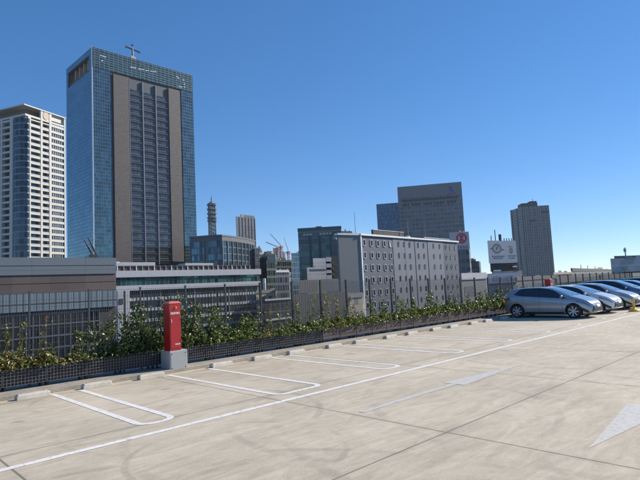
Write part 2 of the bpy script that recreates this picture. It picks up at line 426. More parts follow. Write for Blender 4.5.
# far return of the fence across the deck end
t2 = thing('mesh_fence', 'long dark post and rail fence closing the far end of the deck', 'fence', (0, 0, 0))
XE = 43.0
for i in range(24):
    y = 11.6 - 1.6 * i; b = MB(); b.box(XE - .04, XE + .04, y - .04, y + .04, 0, 1.72); b.build('post', M_post, t2)
b = MB(); b.box(XE - .03, XE + .03, -26, 12.2, 1.72, 1.80); b.build('top_rail', M_post, t2)
b = MB()
for i in range(380): y = 12.1 - .1 * i; b.box(XE - .004, XE + .004, y - .004, y + .004, .1, 1.72)
for z in (.1, .9): b.box(XE - .012, XE + .012, -26, 12.2, z - .015, z + .015)
b.build('mesh_panel', M_wire, t2)

# ---------------------------------------------------------------- planters and planting
def leaf_mat(name, stops):
    m, nt, b = new_mat(name); g = nt.nodes.new('ShaderNodeNewGeometry')
    cr = nt.nodes.new('ShaderNodeValToRGB'); nt.links.new(g.outputs['Random Per Island'], cr.inputs[0])
    e = cr.color_ramp.elements
    while len(e) < len(stops): e.new(.5)
    for i, (p, c) in enumerate(stops): e[i].position = p; e[i].color = (*c, 1)
    nt.links.new(cr.outputs[0], b.inputs['Base Color']); b.inputs['Roughness'].default_value = .42; b.inputs['Specular IOR Level'].default_value = .5
    tr = nt.nodes.new('ShaderNodeBsdfTranslucent'); nt.links.new(cr.outputs[0], tr.inputs[0])
    mx = nt.nodes.new('ShaderNodeMixShader'); mx.inputs[0].default_value = .3
    nt.links.new(b.outputs[0], mx.inputs[1]); nt.links.new(tr.outputs[0], mx.inputs[2]); nt.links.new(mx.outputs[0], nt.nodes['Material Output'].inputs[0])
    return m
M_leafd = leaf_mat('climber_leaves', [(0, (.014, .032, .009)), (.45, (.035, .068, .016)), (.75, (.08, .125, .028)), (1, (.21, .24, .07))])
M_leafy = leaf_mat('bright_leaves', [(0, (.025, .05, .01)), (.35, (.08, .13, .02)), (.7, (.20, .24, .04)), (1, (.36, .34, .09))])
M_leafr = leaf_mat('autumn_leaves', [(0, (.03, .05, .015)), (.4, (.09, .12, .025)), (.62, (.17, .12, .03)), (.85, (.28, .25, .05)), (1, (.26, .08, .035))])
M_stem = paint('woody_stem', (.10, .07, .045), .85, var=.3, scale=10)
PY0, PY1 = 11.86, 12.17
def leaf(b, c, s, rnd, flat=.0):
    a = Vector((rnd.gauss(0, 1), rnd.gauss(0, 1), rnd.gauss(0, .7))).normalized(); n = Vector((rnd.gauss(0, 1), rnd.gauss(0, 1) - .7, rnd.gauss(0, 1) + .6)).normalized()
    t = n.cross(a)
    if t.length < .05: t = Vector((1, 0, 0))
    t.normalize(); a = t.cross(n)
    l, wd = s, s * rnd.uniform(.5, .8); c = Vector(c)
    i = len(b.v)
    b.v += [tuple(c - a*l*.5), tuple(c + t*wd*.5 - a*l*.08 + n*s*.12), tuple(c + a*l*.5), tuple(c - t*wd*.5 - a*l*.08 + n*s*.12)]
    b.f += [(i, i+1, i+2), (i, i+2, i+3)]; b.m += [0, 0]
veg = [(-60,345,306),(0,345,305),(20,350,316),(45,352,328),(70,351,332),(95,348,325),(110,345,306),(130,335,303),(150,322,297),(165,320,296),(190,322,298),(210,327,304),(230,329,308),(250,330,314),(265,328,300),(285,326,310),(300,320,296),(320,317,290),(345,314,293),(370,313,295),(400,309,294),(430,304,292),(460,302,292),(490,298,288),(512,294,287),(560,288,283),(640,282,280)]
def prof(px):
    for a, b_ in zip(veg, veg[1:]):
        if a[0] <= px <= b_[0]:
            t = (px - a[0]) / (b_[0] - a[0]); return a[1] + (b_[1]-a[1])*t, a[2] + (b_[2]-a[2])*t
    return veg[0][1:] if px < 0 else veg[-1][1:]
def planter(kind):
    t = thing('planter_box', '', 'planter', group='long row of resin planter boxes in front of the fence')
    b = MB(); z0, z1 = .17, .50
    d = .012 if kind == 0 else 0.0
    b.box(.012, .788, .02 + d, .31, z0, z1 - .035); b.build('box_shell', M_resin if kind == 0 else M_resin2, t)
    b = MB(); b.box(.02, .78, .035, .295, z1 - .06, z1 - .028); b.build('soil', M_soil, t)
    for x in (.04, .72):
        for y in (.04, .25):
            b = MB(); b.box(x, x + .04, y, y + .04, .085, z0); b.build('foot', M_resin, t)
    m_l = paint('planter_lattice', (.085, .085, .09), .5, var=.25, scale=5)
    if kind == 0:
        b = MB()
        for i in range(13): x = .006 + i * .0647; b.box(x, x + .012, 0, .012, z0, z1)
        for j in range(6): z = z0 + j * .0636; b.box(.006, .794, -.004, .0085, z, z + .012)
        b.build('lattice_front', m_l, t)
    else:
        b = MB()
        for j in range(3): z = z0 + .012 + j * .105; b.box(.03, .77, .004, .018, z, z + .09)
        b.box(.0, .03, -.004, .03, z0, z1); b.box(.77, .798, -.004, .03, z0, z1); b.box(.03, .77, -.002, .03, z1 - .018, z1)
        b.build('slatted_front', M_resin2, t)
    return t
pk = [planter(0), planter(1)]; used = [False, False]
def ordinal(n):
    tens = {2: 'twenty', 3: 'thirty', 4: 'forty', 5: 'fifty'}
    if n < 20: return ords[n]
    q, r = divmod(n + 1, 10)
    return (tens[q] + '-' + ords[r - 1]) if r else {2:'twentieth',3:'thirtieth',4:'fortieth',5:'fiftieth'}[q]
N0 = 12
def side_label(i, noun):
    # planter index relative to the one behind the hydrant cabinet
    if i < N0: return '%s, %s left of the near red cabinet' % (noun, ordinal(N0 - 1 - i))
    if i == N0: return '%s right behind the near red cabinet' % noun
    return '%s, %s right of the near red cabinet' % (noun, ordinal(i - N0 - 1))
PXS = [5.9 + .8 * (i - N0) for i in range(56)]
for i, x in enumerate(PXS):
    if x < 0.8: continue
    k = 0 if x < 11.5 else 1
    t = pk[k] if not used[k] else copy_tree(pk[k]); used[k] = True
    t.location = (x, PY0, 0); t['label'] = side_label(i, 'dark lattice-fronted planter box' if k == 0 else 'brown slatted planter box')
    # its planting
    rnd = random.Random(100 + i)
    cxm = x + .4; q = camspace((cxm, 12.1, .8)); px = CX + F * q[0] / q[2]
    if px > 530 and i % 2: continue
    yd, ys = prof(px); zd = max(.62, z_at(Vector((cxm, 12.05, 0)), yd)); zs = max(zd + .05, z_at(Vector((cxm, 12.15, 0)), ys))
    zs = min(zs, 2.1)
    near = x < 14
    climb = 100 < px < 262 or px < 18
    mat = M_leafd if 98 < px < 205 else (M_leafr if (px < 70 or 255 < px < 285) else M_leafy)
    noun = {'climber_leaves': 'dark green climbing shrub', 'autumn_leaves': 'yellow and russet leaved shrub', 'bright_leaves': 'bright green leafy shrub'}[mat.name]
    s = thing('climbing_shrub' if climb else 'planter_shrub', side_label(i, noun + (' trained up the fence' if climb else ' in its planter')), 'shrub', (x, 12.0, .46), 0, 'shrubs growing in the planter row')
    stems = MB(); lv = MB(); lv2 = MB()
    sc_ = 1.0 if near else 1.25
    # low dense mound
    n = int((900 if near else 420) * (zd - .4) / .4)
    for _ in range(n):
        u = rnd.uniform(-.2, 1.0); v = rnd.gauss(0, .11); v = max(-.24, min(.22, v)); top = (zd - .46) * (1 - .35 * abs(v) / .2) * (.78 + .16 * math.sin(u * 9 + i * 2.3) + .12 * math.sin(u * 23 + i))
        z = top * (rnd.random() ** .6) - .02
        if v < -.13 and z < .03: z += .03
        leaf(lv if rnd.random() < .75 else lv2, (u, v, z), rnd.uniform(.045, .095) * sc_, rnd)
    # upright shoots / climbers
    ns = 11 if climb else rnd.choice((3, 4, 5, 6))
    for _ in range(ns):
        x0 = rnd.uniform(.05, .75); hh = (zs - .46) * (rnd.uniform(.45, 1.08) if climb else rnd.uniform(.45, 1.0) ** 1.3); y0 = rnd.uniform(0, .1)
        pts = [(x0, y0, -.05)]; m = max(4, int(hh / .12)); xx = x0
        for j in range(1, m + 1):
            xx += rnd.gauss(0, .045); yy = min(.165, y0 + .15 * j / m) + rnd.gauss(0, .008); pts.append((xx, yy, hh * j / m))
        stems.path(pts, .006, 5, 0, .0025)
        dens = (21 if rnd.random() < .7 else 9) if climb else 12
        for j in range(len(pts) - 1):
            a = Vector(pts[j]); c = Vector(pts[j + 1]); kk = dens * (1.0 if rnd.random() < .8 else .25)
            for _k in range(int(kk)):
                p = a.lerp(c, rnd.random()) + Vector((rnd.gauss(0, .085 if climb else .045), rnd.gauss(0, .05), rnd.gauss(0, .05)))
                p.y = min(p.y, .20)
                leaf(lv if rnd.random() < .7 else lv2, p, rnd.uniform(.045, .09) * sc_, rnd)
    for _ in range(5):
        x0 = rnd.uniform(.1, .7); stems.path([(x0, 0, -.06), (x0 + rnd.gauss(0, .05), rnd.gauss(0, .04), (zd - .46) * .8)], .006, 5, 0, .003)
    lv.build('foliage', mat, s, fixn=False)
    lv2.build('foliage', M_leafy if mat is not M_leafy else (M_leafr if rnd.random() < .35 else M_leafd), s, fixn=False)
    stems.build('stems', M_stem, s)

# ---------------------------------------------------------------- cars
def cr1(xs, ys, x):
    """Catmull-Rom style smooth interpolation of a table"""
    n = len(xs)
    if x <= xs[0]: return ys[0]
    if x >= xs[-1]: return ys[-1]
    for i in range(n - 1):
        if xs[i] <= x <= xs[i+1]: break
    h = xs[i+1] - xs[i]; t = (x - xs[i]) / h
    def slope(k):
        if k <= 0: return (ys[1]-ys[0])/(xs[1]-xs[0])
        if k >= n-1: return (ys[-1]-ys[-2])/(xs[-1]-xs[-2])
        a = (ys[k]-ys[k-1])/(xs[k]-xs[k-1]); b = (ys[k+1]-ys[k])/(xs[k+1]-xs[k])
        return 0 if a*b <= 0 else 2*a*b/(a+b)
    m0, m1 = slope(i)*h, slope(i+1)*h
    return (2*t**3-3*t**2+1)*ys[i] + (t**3-2*t**2+t)*m0 + (-2*t**3+3*t**2)*ys[i+1] + (t**3-t**2)*m1

class CarShape:
    """nose towards -Y when placed; local x = along the car, 0 rear .. L front"""
    def __init__(s, L, W, top, belt, wheels, r=.30, roofw=.60):
        s.L, s.W = L, W; s.tx, s.tz = zip(*top); s.bx, s.bz = zip(*belt); s.wheels = wheels; s.r = r; s.roofw = roofw
    def plan(s, x):   # half width factor along the car
        xs = (0, .08, .3, .8, 2.2, s.L - .9, s.L - .35, s.L - .12, s.L); ys = (.74, .87, .955, 1, 1, .985, .90, .78, .58)
        return cr1(xs, ys, x)
    def section(s, x):
        w = s.W / 2 * s.plan(x); zt = cr1(s.tx, s.tz, x); zb = min(cr1(s.bx, s.bz, x), zt - .02)
        low = .19 + .10 * max(0, 1 - x / .35) + .03 * max(0, (x - (s.L - .4)) / .4)
        g = max(0.0, min(1.0, (zt - zb) / .38))      # how much greenhouse there is
        re = w * (.93 - g * (.93 - s.roofw / (s.W/2) ))
        pts = [(0, low), (w*.86, low), (w*.955, low+.05), (w*.995, low + (zb-low)*.38), (w, low + (zb-low)*.62), (w*.985, low + (zb-low)*.86), (w*.95, zb)]
        pts += [(re + (w*.95-re)*.55, zb + (zt-zb)*.42), (re + (w*.95-re)*.12, zb + (zt-zb)*.83), (re*.86, zb + (zt-zb)*.955), (re*.5, zb + (zt - zb)*.99), (0, zt)]
        return pts
    def P(s, x, t, off=0.0):
        """t: section parameter 0..11, smoothly interpolated; off: outward offset"""
        def raw(x, t):
            pts = s.section(x); i = min(int(t), len(pts) - 2); f = t - i
            a, b = pts[max(0,i-1)], pts[i]; c, d = pts[i+1], pts[min(len(pts)-1, i+2)]
            q = []
            for k in (0, 1):
                q.append(.5 * ((2*b[k]) + (-a[k]+c[k])*f + (2*a[k]-5*b[k]+4*c[k]-d[k])*f*f + (-a[k]+3*b[k]-3*c[k]+d[k])*f**3))
            return Vector((x, q[0], q[1]))
        p = raw(x, t)
        if off:
            e = .02; tx = raw(min(s.L, x + e), t) - raw(max(0, x - e), t); tt = raw(x, min(10.99, t + .05)) - raw(x, max(0, t - .05))
            n = tx.cross(tt).normalized()
            if n.y < 0 and abs(n.y) > .02: n = -n
            elif abs(n.y) <= .02 and n.z < 0: n = -n
            p = p + n * off
        return p

def grid_patch(b, fn, nu, nv, m=0, flip=False):
    i = len(b.v)
    for a in range(nu + 1):
        for c in range(nv + 1): b.v.append(tuple(fn(a / nu, c / nv)))
    for a in range(nu):
        for c in range(nv):
            q = (i + a*(nv+1) + c, i + (a+1)*(nv+1) + c, i + (a+1)*(nv+1) + c + 1, i + a*(nv+1) + c + 1)
            b.f.append(q if not flip else q[::-1]); b.m.append(m)

M_glass = paint('car_glass', (.012, .018, .026), .04, var=.1, coat=.6)
M_wscr = paint('windscreen_glass', (.05, .075, .10), .06, var=.1, coat=1.0)
M_tail = paint('red_lens', (.35, .01, .01), .15, coat=.5)
M_lamp = paint('headlamp_lens', (.30, .33, .37), .08, var=.15, scale=8, coat=1, metal=.4)
M_rim = paint('alloy_rim', (.60, .61, .63), .35, metal=.5)
M_plas = paint('black_plastic', (.02, .02, .022), .55)
M_plate2 = paint('number_plate', (.8, .8, .78), .5, var=.03)

def make_car(name, label, shape, mat, loc, grille='low'):
    t = thing(name, label, 'car', loc, R(-90), 'cars parked in a row at the far end')
    S = shape; L = S.L
    # local frame: x 0..L -> shifted so that the origin is at the middle of the car
    sh = Vector((-L/2, 0, 0))
    b = MB(); nx = 72; xs = [L * (.5 - .5 * math.cos(math.pi * k / nx)) * .35 + L * k / nx * .65 for k in range(nx + 1)]
    tp = [0, 1, 1.5, 2, 2.5, 3, 3.5, 4, 4.5, 5, 5.5, 6, 6.5, 7, 7.5, 8, 8.3, 8.6, 9, 9.5, 10, 11]
    ring = [(1, tt) for tt in tp] + [(-1, tt) for tt in reversed(tp[1:-1])]
    nr = len(ring)
    for x in xs:
        for (sg, tt) in ring:
            p = S.P(x, tt); b.v.append((p.x - L/2, p.y * sg, p.z))
    for a in range(nx):
        for c in range(nr):
            b.f.append((a*nr + c, a*nr + (c+1) % nr, (a+1)*nr + (c+1) % nr, (a+1)*nr + c)); b.m.append(0)
    b.f.append(tuple(range(nr))); b.m.append(0); b.f.append(tuple(nx*nr + k for k in reversed(range(nr)))); b.m.append(0)
    body = b.build('body', mat, t, smooth=True)
    # wheel wells
    cb = MB()
    for wx in S.wheels:
        cb.lathe([(0, -S.W), (S.r + .055, -S.W), (S.r + .055, S.W), (0, S.W)], (0, 0, 0), n=40)
        for k in range(len(cb.v) - 160, len(cb.v)):
            v = cb.v[k]; cb.v[k] = (v[0] + wx - L/2, v[2], v[1] + S.r)
    cut = cb.build('cutter', M_plas, t)
    bmx = bmesh.new(); bmx.from_mesh(cut.data); bmesh.ops.remove_doubles(bmx, verts=bmx.verts, dist=.0005); bmesh.ops.recalc_face_normals(bmx, faces=bmx.faces); bmx.to_mesh(cut.data); bmx.free()
    md = body.modifiers.new('b', 'BOOLEAN'); md.object = cut; md.operation = 'DIFFERENCE'; md.solver = 'EXACT'
    dg = bpy.context.evaluated_depsgraph_get(); me = bpy.data.meshes.new_from_object(body.evaluated_get(dg)); body.modifiers.clear(); body.data = me
    bpy.data.objects.remove(cut)
    for p in me.polygons: p.use_smooth = True
    try: me.set_sharp_from_angle(angle=R(38))
    except Exception: pass
    # wheel-well liners
    b = MB()
    for wx in S.wheels:
        b.box(wx - L/2 - S.r, wx - L/2 + S.r, -S.W/2 + .26, S.W/2 - .26, .12, S.r * 2)
    b.box(S.wheels[0] - L/2 + S.r - .01, S.wheels[1] - L/2 - S.r + .01, -S.W/2 + .2, S.W/2 - .2, .15, .26)
    b.build('underbody', M_plas, t)
    # glass
    gx0, gx1, wx0, wx1 = S.tx[3] , S.cowl, S.wtop, S.cowl
    def side(sg):
        def fn(u, v):
            x = S.g0 + (S.g1 - S.g0) * u
            zt = cr1(S.tx, S.tz, x)
            lo = 6.12; hi = 8.25
            # taper towards both ends
            k = 1.0
            if u < .20: k = .25 + .75 * math.sin(u / .20 * math.pi / 2)
            if u > .74: k = max(.02, 1 - ((u - .74) / .26) ** 1.15)
            top = lo + (hi - lo) * k
            if u < .14: lo += .35 * (1 - u / .14) ** 2
            tt = lo + (top - lo) * v
            p = S.P(x, tt, .006); return (p.x - L/2, p.y * sg, p.z)
        return fn
    for sg in (1, -1):
        b = MB(); grid_patch(b, side(sg), 40, 8); b.build('side_window', M_glass, t, smooth=True, fixn=False)
        b = MB()
        for xp, wd in ((S.g0 + (S.g1 - S.g0) * .50, .05), (S.g0 + (S.g1 - S.g0) * .17, .04)):
            def fp(u, v, xp=xp, wd=wd):
                tt = 6.1 + 2.2 * v; p = S.P(xp + wd * (u - .5) - .04 * v, tt, .010); return (p.x - L/2, p.y * sg, p.z)
            grid_patch(b, fp, 1, 8)
        b.build('window_pillar', M_plas, t, fixn=False)
        # shut lines of the doors and sill trim
        b = MB()
        for xp, z0 in ((S.g0 + (S.g1 - S.g0) * .50, 2.2), (S.g0 + (S.g1 - S.g0) * .92, 2.2), (S.g0 + (S.g1 - S.g0) * .17, 4.3)):
            def fl(u, v, xp=xp, z0=z0):
                tt = z0 + (6.1 - z0) * v; p = S.P(xp + .008 * (u - .5) - .05 * (1 - v) * (1 if z0 < 3 else -2), tt, .003); return (p.x - L/2, p.y * sg, p.z)
            grid_patch(b, fl, 1, 10)
        def fs(u, v):
            p = S.P(S.wheels[0] + S.r + .08 + (S.wheels[1] - S.wheels[0] - 2*S.r - .16) * u, 1.3 + .9 * v, .006); return (p.x - L/2, p.y * sg, p.z)
        grid_patch(b, fs, 14, 3)
        b.build('door_seams', M_plas, t, fixn=False)
        def fcr(u, v):
            p = S.P(S.wheels[0] + .1 + (S.wheels[1] - S.wheels[0] - .1) * u, 3.9 + .9 * (1 - u) + .10 * v, .004 + .012 * math.sin(math.pi * v)); return (p.x - L/2, p.y * sg, p.z)
        b = MB(); grid_patch(b, fcr, 24, 4); b.build('side_crease', mat, t, smooth=True, fixn=False)
        for fr in (.40, .68):
            x = S.g0 + (S.g1 - S.g0) * fr; p = S.P(x, 5.3, .022); b = MB()
            b.box(p.x - L/2 - .08, p.x - L/2 + .08, p.y * sg - .014, p.y * sg + .014, p.z - .014, p.z + .014); b.build('door_handle', mat, t, bevel=.006)
        # mirror
        p = S.P(S.g1 - .22, 6.3, .02); b = MB(); cxm = p.x - L/2
        b.lathe([(0, -.085), (.05, -.075), (.075, -.03), (.08, .02), (.07, .06), (0, .07)], (0, 0, 0), n=14)
        b.v = [(cxm + v[0] * .75 + .02, (p.y + .10 + v[2]) * sg, p.z + .05 + v[1] * .8) for v in b.v]
        mr = b.build('wing_mirror', mat, t, smooth=True)
        b = MB(); b.box(cxm, cxm + .05, min((p.y - .03) * sg, (p.y + .06) * sg), max((p.y - .03) * sg, (p.y + .06) * sg), p.z + .01, p.z + .04); b.build('mirror_arm', M_plas, mr)
        # headlamp, swept back along the wing
        def fh(u, v):
            x = L - .62 + .50 * u; tt = 5.25 + (.95 * v) * (1 - .25 * u) + .15 * (1 - u); p = S.P(x, tt, .007); return (p.x - L/2, p.y * sg, p.z)
        b = MB(); grid_patch(b, fh, 14, 5); hl = b.build('headlight', M_lamp, t, smooth=True, fixn=False)
        def fh2(u, v):
            x = L - .62 + .50 * u; p = S.P(x, 5.12 + .12 * v, .009); return (p.x - L/2, p.y * sg, p.z)
        b = MB(); grid_patch(b, fh2, 14, 1); b.build('lamp_surround', M_plas, hl, fixn=False)
        # dark intake behind the front corner
        def fi(u, v):
            x = L - .66 + .50 * u; tt = 4.55 - 2.5 * u ** .9 + (v - .5) * (.25 + 1.1 * u); p = S.P(x, tt, .006); return (p.x - L/2, p.y * sg, p.z)
        b = MB(); grid_patch(b, fi, 10, 4); b.build('bumper_vent', M_plas, t, fixn=False)
        def ft(u, v):
            x = .03 + .30 * u; tt = 4.6 + 1.5 * v - .3 * u * (v - .2); p = S.P(x, tt, .008); return (p.x - L/2, p.y * sg, p.z)
        b = MB(); grid_patch(b, ft, 8, 5); b.build('tail_light', M_tail, t, smooth=True, fixn=False)
    # windscreen and rear window
    def fw(u, v):
        x = S.wtop + .05 + (S.cowl - S.wtop - .08) * u; tt = 9.05 - .3 * u ; 
        y = -1 + 2 * v; tq = 11 - (11 - tt) * abs(y); p = S.P(x, min(10.999, tq), .006); return (p.x - L/2, p.y * (1 if y >= 0 else -1), p.z)
    b = MB(); grid_patch(b, fw, 16, 24); ws = b.build('windscreen', M_wscr, t, smooth=True, fixn=False)
    b = MB()
    for s_ in (-.35, .2):
        b.tube((S.cowl - L/2 - .02, s_, cr1(S.tx, S.tz, S.cowl) + .02), (S.cowl - L/2 - .16, s_ + .42, cr1(S.tx, S.tz, S.cowl - .16) + .03), .007, 5)
    b.build('wiper', M_plas, ws)
    def fr(u, v):
        x = .07 + (S.rtop - .07) * u; tt = 8.9; y = -1 + 2 * v; tq = 11 - (11 - tt) * abs(y); p = S.P(x, min(10.999, tq), .007); return (p.x - L/2, p.y * (1 if y >= 0 else -1), p.z)
    b = MB(); grid_patch(b, fr, 8, 16); b.build('rear_window', M_glass, t, smooth=True, fixn=False)
    # nose: grille, plate, bumper intake
    def nose(x, y, z, off=.012):
        return (x, y, z)
    def nose_x(y, z):   # front surface position at half width y and height z
        lo, hi = L - 1.2, L
        for _ in range(18):
            mid = (lo + hi) / 2; pts = S.section(mid); ww = 0
            # half width of the section at height z
            for (a, c) in zip(pts, pts[1:]):
                if (a[1] - z) * (c[1] - z) <= 0 and abs(a[1]-c[1]) > 1e-6: ww = max(ww, a[0] + (c[0]-a[0]) * (z - a[1]) / (c[1]-a[1]))
            if z > pts[-1][1]: ww = 0
            if ww > abs(y): lo = mid
            else: hi = mid
        return lo
    def npatch(y0, y1, z0, z1, off, m, nm, taper=0.0, parent=t, nz=3):
        def fn(u, v):
            z = z0 + (z1 - z0) * v; k = 1 - taper * v; y = (y0 + (y1 - y0) * u) * k
            return (nose_x(y, z) + off - L/2, y, z)
        b = MB(); grid_patch(b, fn, 18, nz); return b.build(nm, m, parent, fixn=False)
    zf = cr1(S.tx, S.tz, L - .1)
    g = npatch(-.60, .60, .27, .50, .010, M_plas, 'lower_grille', .2)
    for z in (.29, .335, .38): npatch(-.46, .46, z - .006, z + .006, .018, M_dark, 'grille_bar', 0, g, 1)
    npatch(-.36, .36, .58, .615, .010, M_plas, 'upper_grille', .0)
    npatch(-.045, .045, .60, .655, .016, M_chrome, 'badge', .2)
    npatch(-.165, .165, .44, .545, .022, M_plate2, 'number_plate', 0)
    # wheels
    for wx in S.wheels:
        for sg in (1, -1):
            yc = S.W/2 - .115
            b = MB(); r = S.r
            prof = [(r-.085, -.09), (r-.02, -.095), (r-.004, -.07), (r, -.03), (r, .03), (r-.004, .07), (r-.02, .095), (r-.085, .09)]
            b.lathe(prof, (0, 0, 0), n=36); b.v = [(v[0] + wx - L/2, (v[2] + yc) * sg, v[1] + r) for v in b.v]
            wh = b.build('wheel', M_black, t, smooth=True)
            b = MB(); b.lathe([(r-.085, -.088), (r-.10, -.02), (r-.10, .02), (r-.085, .088), (r-.078, .091), (r-.074, .088)], (0,0,0), n=36)
            b.lathe([(0, .02), (r-.10, .012)], (0,0,0), n=36, m=1)
            b.lathe([(0, .075), (.035, .075), (.05, .05), (.05, .02)], (0,0,0), n=20)
            for k in range(7):
                a = 2*math.pi*k/7; c_, s_ = math.cos(a), math.sin(a)
                def pt(rr, tt, h): return (c_*rr - s_*tt, s_*rr + c_*tt, h)
                b.hexa([pt(.04,-.022,.03), pt(r-.085,-.034,.045), pt(r-.085,.034,.045), pt(.04,.022,.03), pt(.04,-.018,.07), pt(r-.085,-.026,.082), pt(r-.085,.026,.082), pt(.04,.018,.07)])
            b.v = [(v[0] + wx - L/2, (v[2] + yc) * sg, v[1] + r) for v in b.v]
            b.build('rim', [M_rim, M_dark], wh)
    # roof aerial
    b = MB(); b.tube((.9 - L/2, 0, cr1(S.tx, S.tz, .9) - .01), (.74 - L/2, 0, cr1(S.tx, S.tz, .8) + .14), .004, 5); b.build('aerial', M_plas, t)
    return t

def car_paint(name, col, metal=.35, rough=.28):
    m, nt, b = new_mat(name); co = obj_co(nt)
    c = mixc(nt, ramp(nt, noise(nt, co, 2.2, 4), .3, .7), tuple(x*.94 for x in col), tuple(min(1, x*1.05) for x in col))
    nt.links.new(c, b.inputs['Base Color']); b.inputs['Metallic'].default_value = metal; b.inputs['Roughness'].default_value = rough; b.inputs['Coat Weight'].default_value = 1; b.inputs['Coat Roughness'].default_value = .04
    return m
P_sil = car_paint('silver_blue_paint', (.30, .335, .38), .5); P_sil2 = car_paint('silver_paint', (.66, .66, .66), .1); P_wht = car_paint('pearl_paint', (.42, .44, .46), .4)
P_blu = car_paint('dark_blue_paint', (.02, .045, .12), .3); P_gry = car_paint('blue_grey_paint', (.12, .16, .24), .3)

def hatch(s=1.0, hz=1.0):
    top = [(0,.66),(.03,.80),(.09,1.02),(.22,1.22),(.40,1.345),(.9,1.415),(1.55,1.435),(2.0,1.395),(2.5,1.235),(3.0,1.01),(3.35,.90),(3.62,.79),(3.80,.66),(3.88,.5)]
    belt = [(0,.58),(.1,.90),(.5,1.03),(1.2,.985),(2.0,.93),(2.8,.875),(3.3,.80),(3.6,.69),(3.88,.42)]
    top = [(x*s, z*hz) for x, z in top]; belt = [(x*s, z*hz) for x, z in belt]
    c = CarShape(3.88*s, 1.66*s, top, belt, (.67*s, 3.14*s), .293)
    c.cowl = 3.02*s; c.wtop = 2.0*s; c.rtop = .36*s; c.g0 = .56*s; c.g1 = 2.92*s; return c
def suv(s=1.0, hz=1.0):
    top = [(0,.7),(.04,.85),(.12,1.1),(.3,1.42),(.5,1.53),(1.0,1.60),(1.8,1.61),(2.35,1.56),(2.85,1.36),(3.3,1.10),(3.75,1.0),(4.0,.90),(4.16,.76),(4.25,.55)]
    belt = [(0,.62),(.12,.97),(.5,1.08),(1.3,1.06),(2.2,1.03),(3.0,1.0),(3.6,.92),(3.95,.80),(4.25,.48)]
    top = [(x*s, z*hz) for x, z in top]; belt = [(x*s, z*hz) for x, z in belt]
    c = CarShape(4.25*s, 1.74*s, top, belt, (.76*s, 3.42*s), .32, .63)
    c.cowl = 3.32*s; c.wtop = 2.32*s; c.rtop = .46*s; c.g0 = .45*s; c.g1 = 3.2*s; return c
CARX = 23.55
make_car('parked_car', 'silver-grey five door hatchback parked nearest, seen whole from its side', hatch(.985, .935), P_sil, (CARX, 9.62, 0.003))
make_car('parked_car', 'white hatchback, second car from the left in the parked row', hatch(.985, .925), P_sil2, (CARX + 2.72, 9.6, 0.003))
make_car('parked_car', 'silver hatchback, third car from the left in the parked row', hatch(1.0, .925), P_wht, (CARX + 5.44, 9.55, 0.003))
make_car('parked_car', 'blue-grey taller car, fourth from the left in the parked row', hatch(1.06, .99), P_gry, (CARX + 8.16, 9.5, 0.003))
make_car('parked_car', 'dark blue car behind the yellow stand, fifth from the left in the row', hatch(1.04, .94), P_blu, (CARX + 10.9, 9.4, 0.003))
make_car('parked_car', 'dark blue tall wagon at the right edge, last in the parked row', suv(1.04, .885), P_blu, (CARX + 13.7, 9.3, 0.003))

# yellow weighted sign stand by the bay line
yp = on_z(634.5, 311.5, 0)
t = thing('barrier_stand', 'yellow plastic barrier stand on the deck in front of the dark cars', 'barrier stand', (yp.x, yp.y, .003))
b = MB(); b.lathe([(0, 0), (.24, 0), (.24, .05), (.20, .08), (.09, .13), (.055, .16), (0, .16)], n=20); b.build('weighted_base', M_yellow, t, smooth=False)
b = MB(); b.tube((0,0,.15), (0,0,.56), .05, 12, .04); b.build('pole', M_yellow, t)
b = MB(); b.lathe([(0, .56), (.05, .56), (.055, .59), (.03, .63), (0, .64)], n=14); b.build('cap', M_yellow, t)

# ---------------------------------------------------------------- city beyond the deck
class Face:
    """a vertical wall plane: u runs right along it as seen from outside, d sticks out of it"""
    def __init__(s, P0, yaw, bk=None):
        s.P = Vector((P0[0], P0[1], 0)); s.u = yawdir(yaw); s.n = Vector((math.sin(R(yaw)), -math.cos(R(yaw)), 0)); s.yaw = yaw; s.bk = bk
    def pt(s, u, z, d=0.0):
        p = s.P + s.u * u + (s.n * d if d > 0 or s.bk is None else s.bk * -d); return (p.x, p.y, z)
    def box(s, b, u0, u1, z0, z1, d0, d1, m=0):
        b.hexa([s.pt(u0,z0,d1), s.pt(u1,z0,d1), s.pt(u1,z0,d0), s.pt(u0,z0,d0), s.pt(u0,z1,d1), s.pt(u1,z1,d1), s.pt(u1,z1,d0), s.pt(u0,z1,d0)], m)
ZG = -26.0
def away(P, turn=3):
    a = math.degrees(math.atan2(P[1], P[0])) - turn; return yawdir(a)
class Block:
    """rectangular building: near corner C, right face along yaw for wr, left face running away for wl"""
    def __init__(s, c, D, yaw, pr=None, pl=None, wr=None, wl=None, skew=False):
        s.C = at(c[0], c[1], D); s.zt = s.C.z; s.yaw = yaw; s.ur = yawdir(yaw); s.ul = away(s.C, 4) if skew else yawdir(yaw + 90)
        s.wr = wr if wr is not None else u_at(s.C, s.ur, pr); s.wl = wl if wl is not None else u_at(s.C, s.ul, pl)
        s.R = Face(s.C, yaw, s.ul if skew else None); s.L = Face(s.C + s.ul * s.wl, math.degrees(math.atan2(-s.ul.y, -s.ul.x)))
    def poly(s, inset=0.0):
        a = s.C + s.ur*inset + s.ul*inset; b = s.C + s.ur*(s.wr-inset) + s.ul*inset; c = s.C + s.ur*(s.wr-inset) + s.ul*(s.wl-inset); d = s.C + s.ur*inset + s.ul*(s.wl-inset)
        return [(p.x, p.y) for p in (a, b, c, d)]
    def u(s, px): return u_at(s.C, s.ur, px)
    def z(s, px, py): return z_at(s.C + s.ur * s.u(px), py)
    def lz(s, px, py): return z_at(s.C + s.ul * u_at(s.C, s.ul, px), py)
    def lu(s, px): return s.wl - u_at(s.C, s.ul, px)     # coordinate on the left face

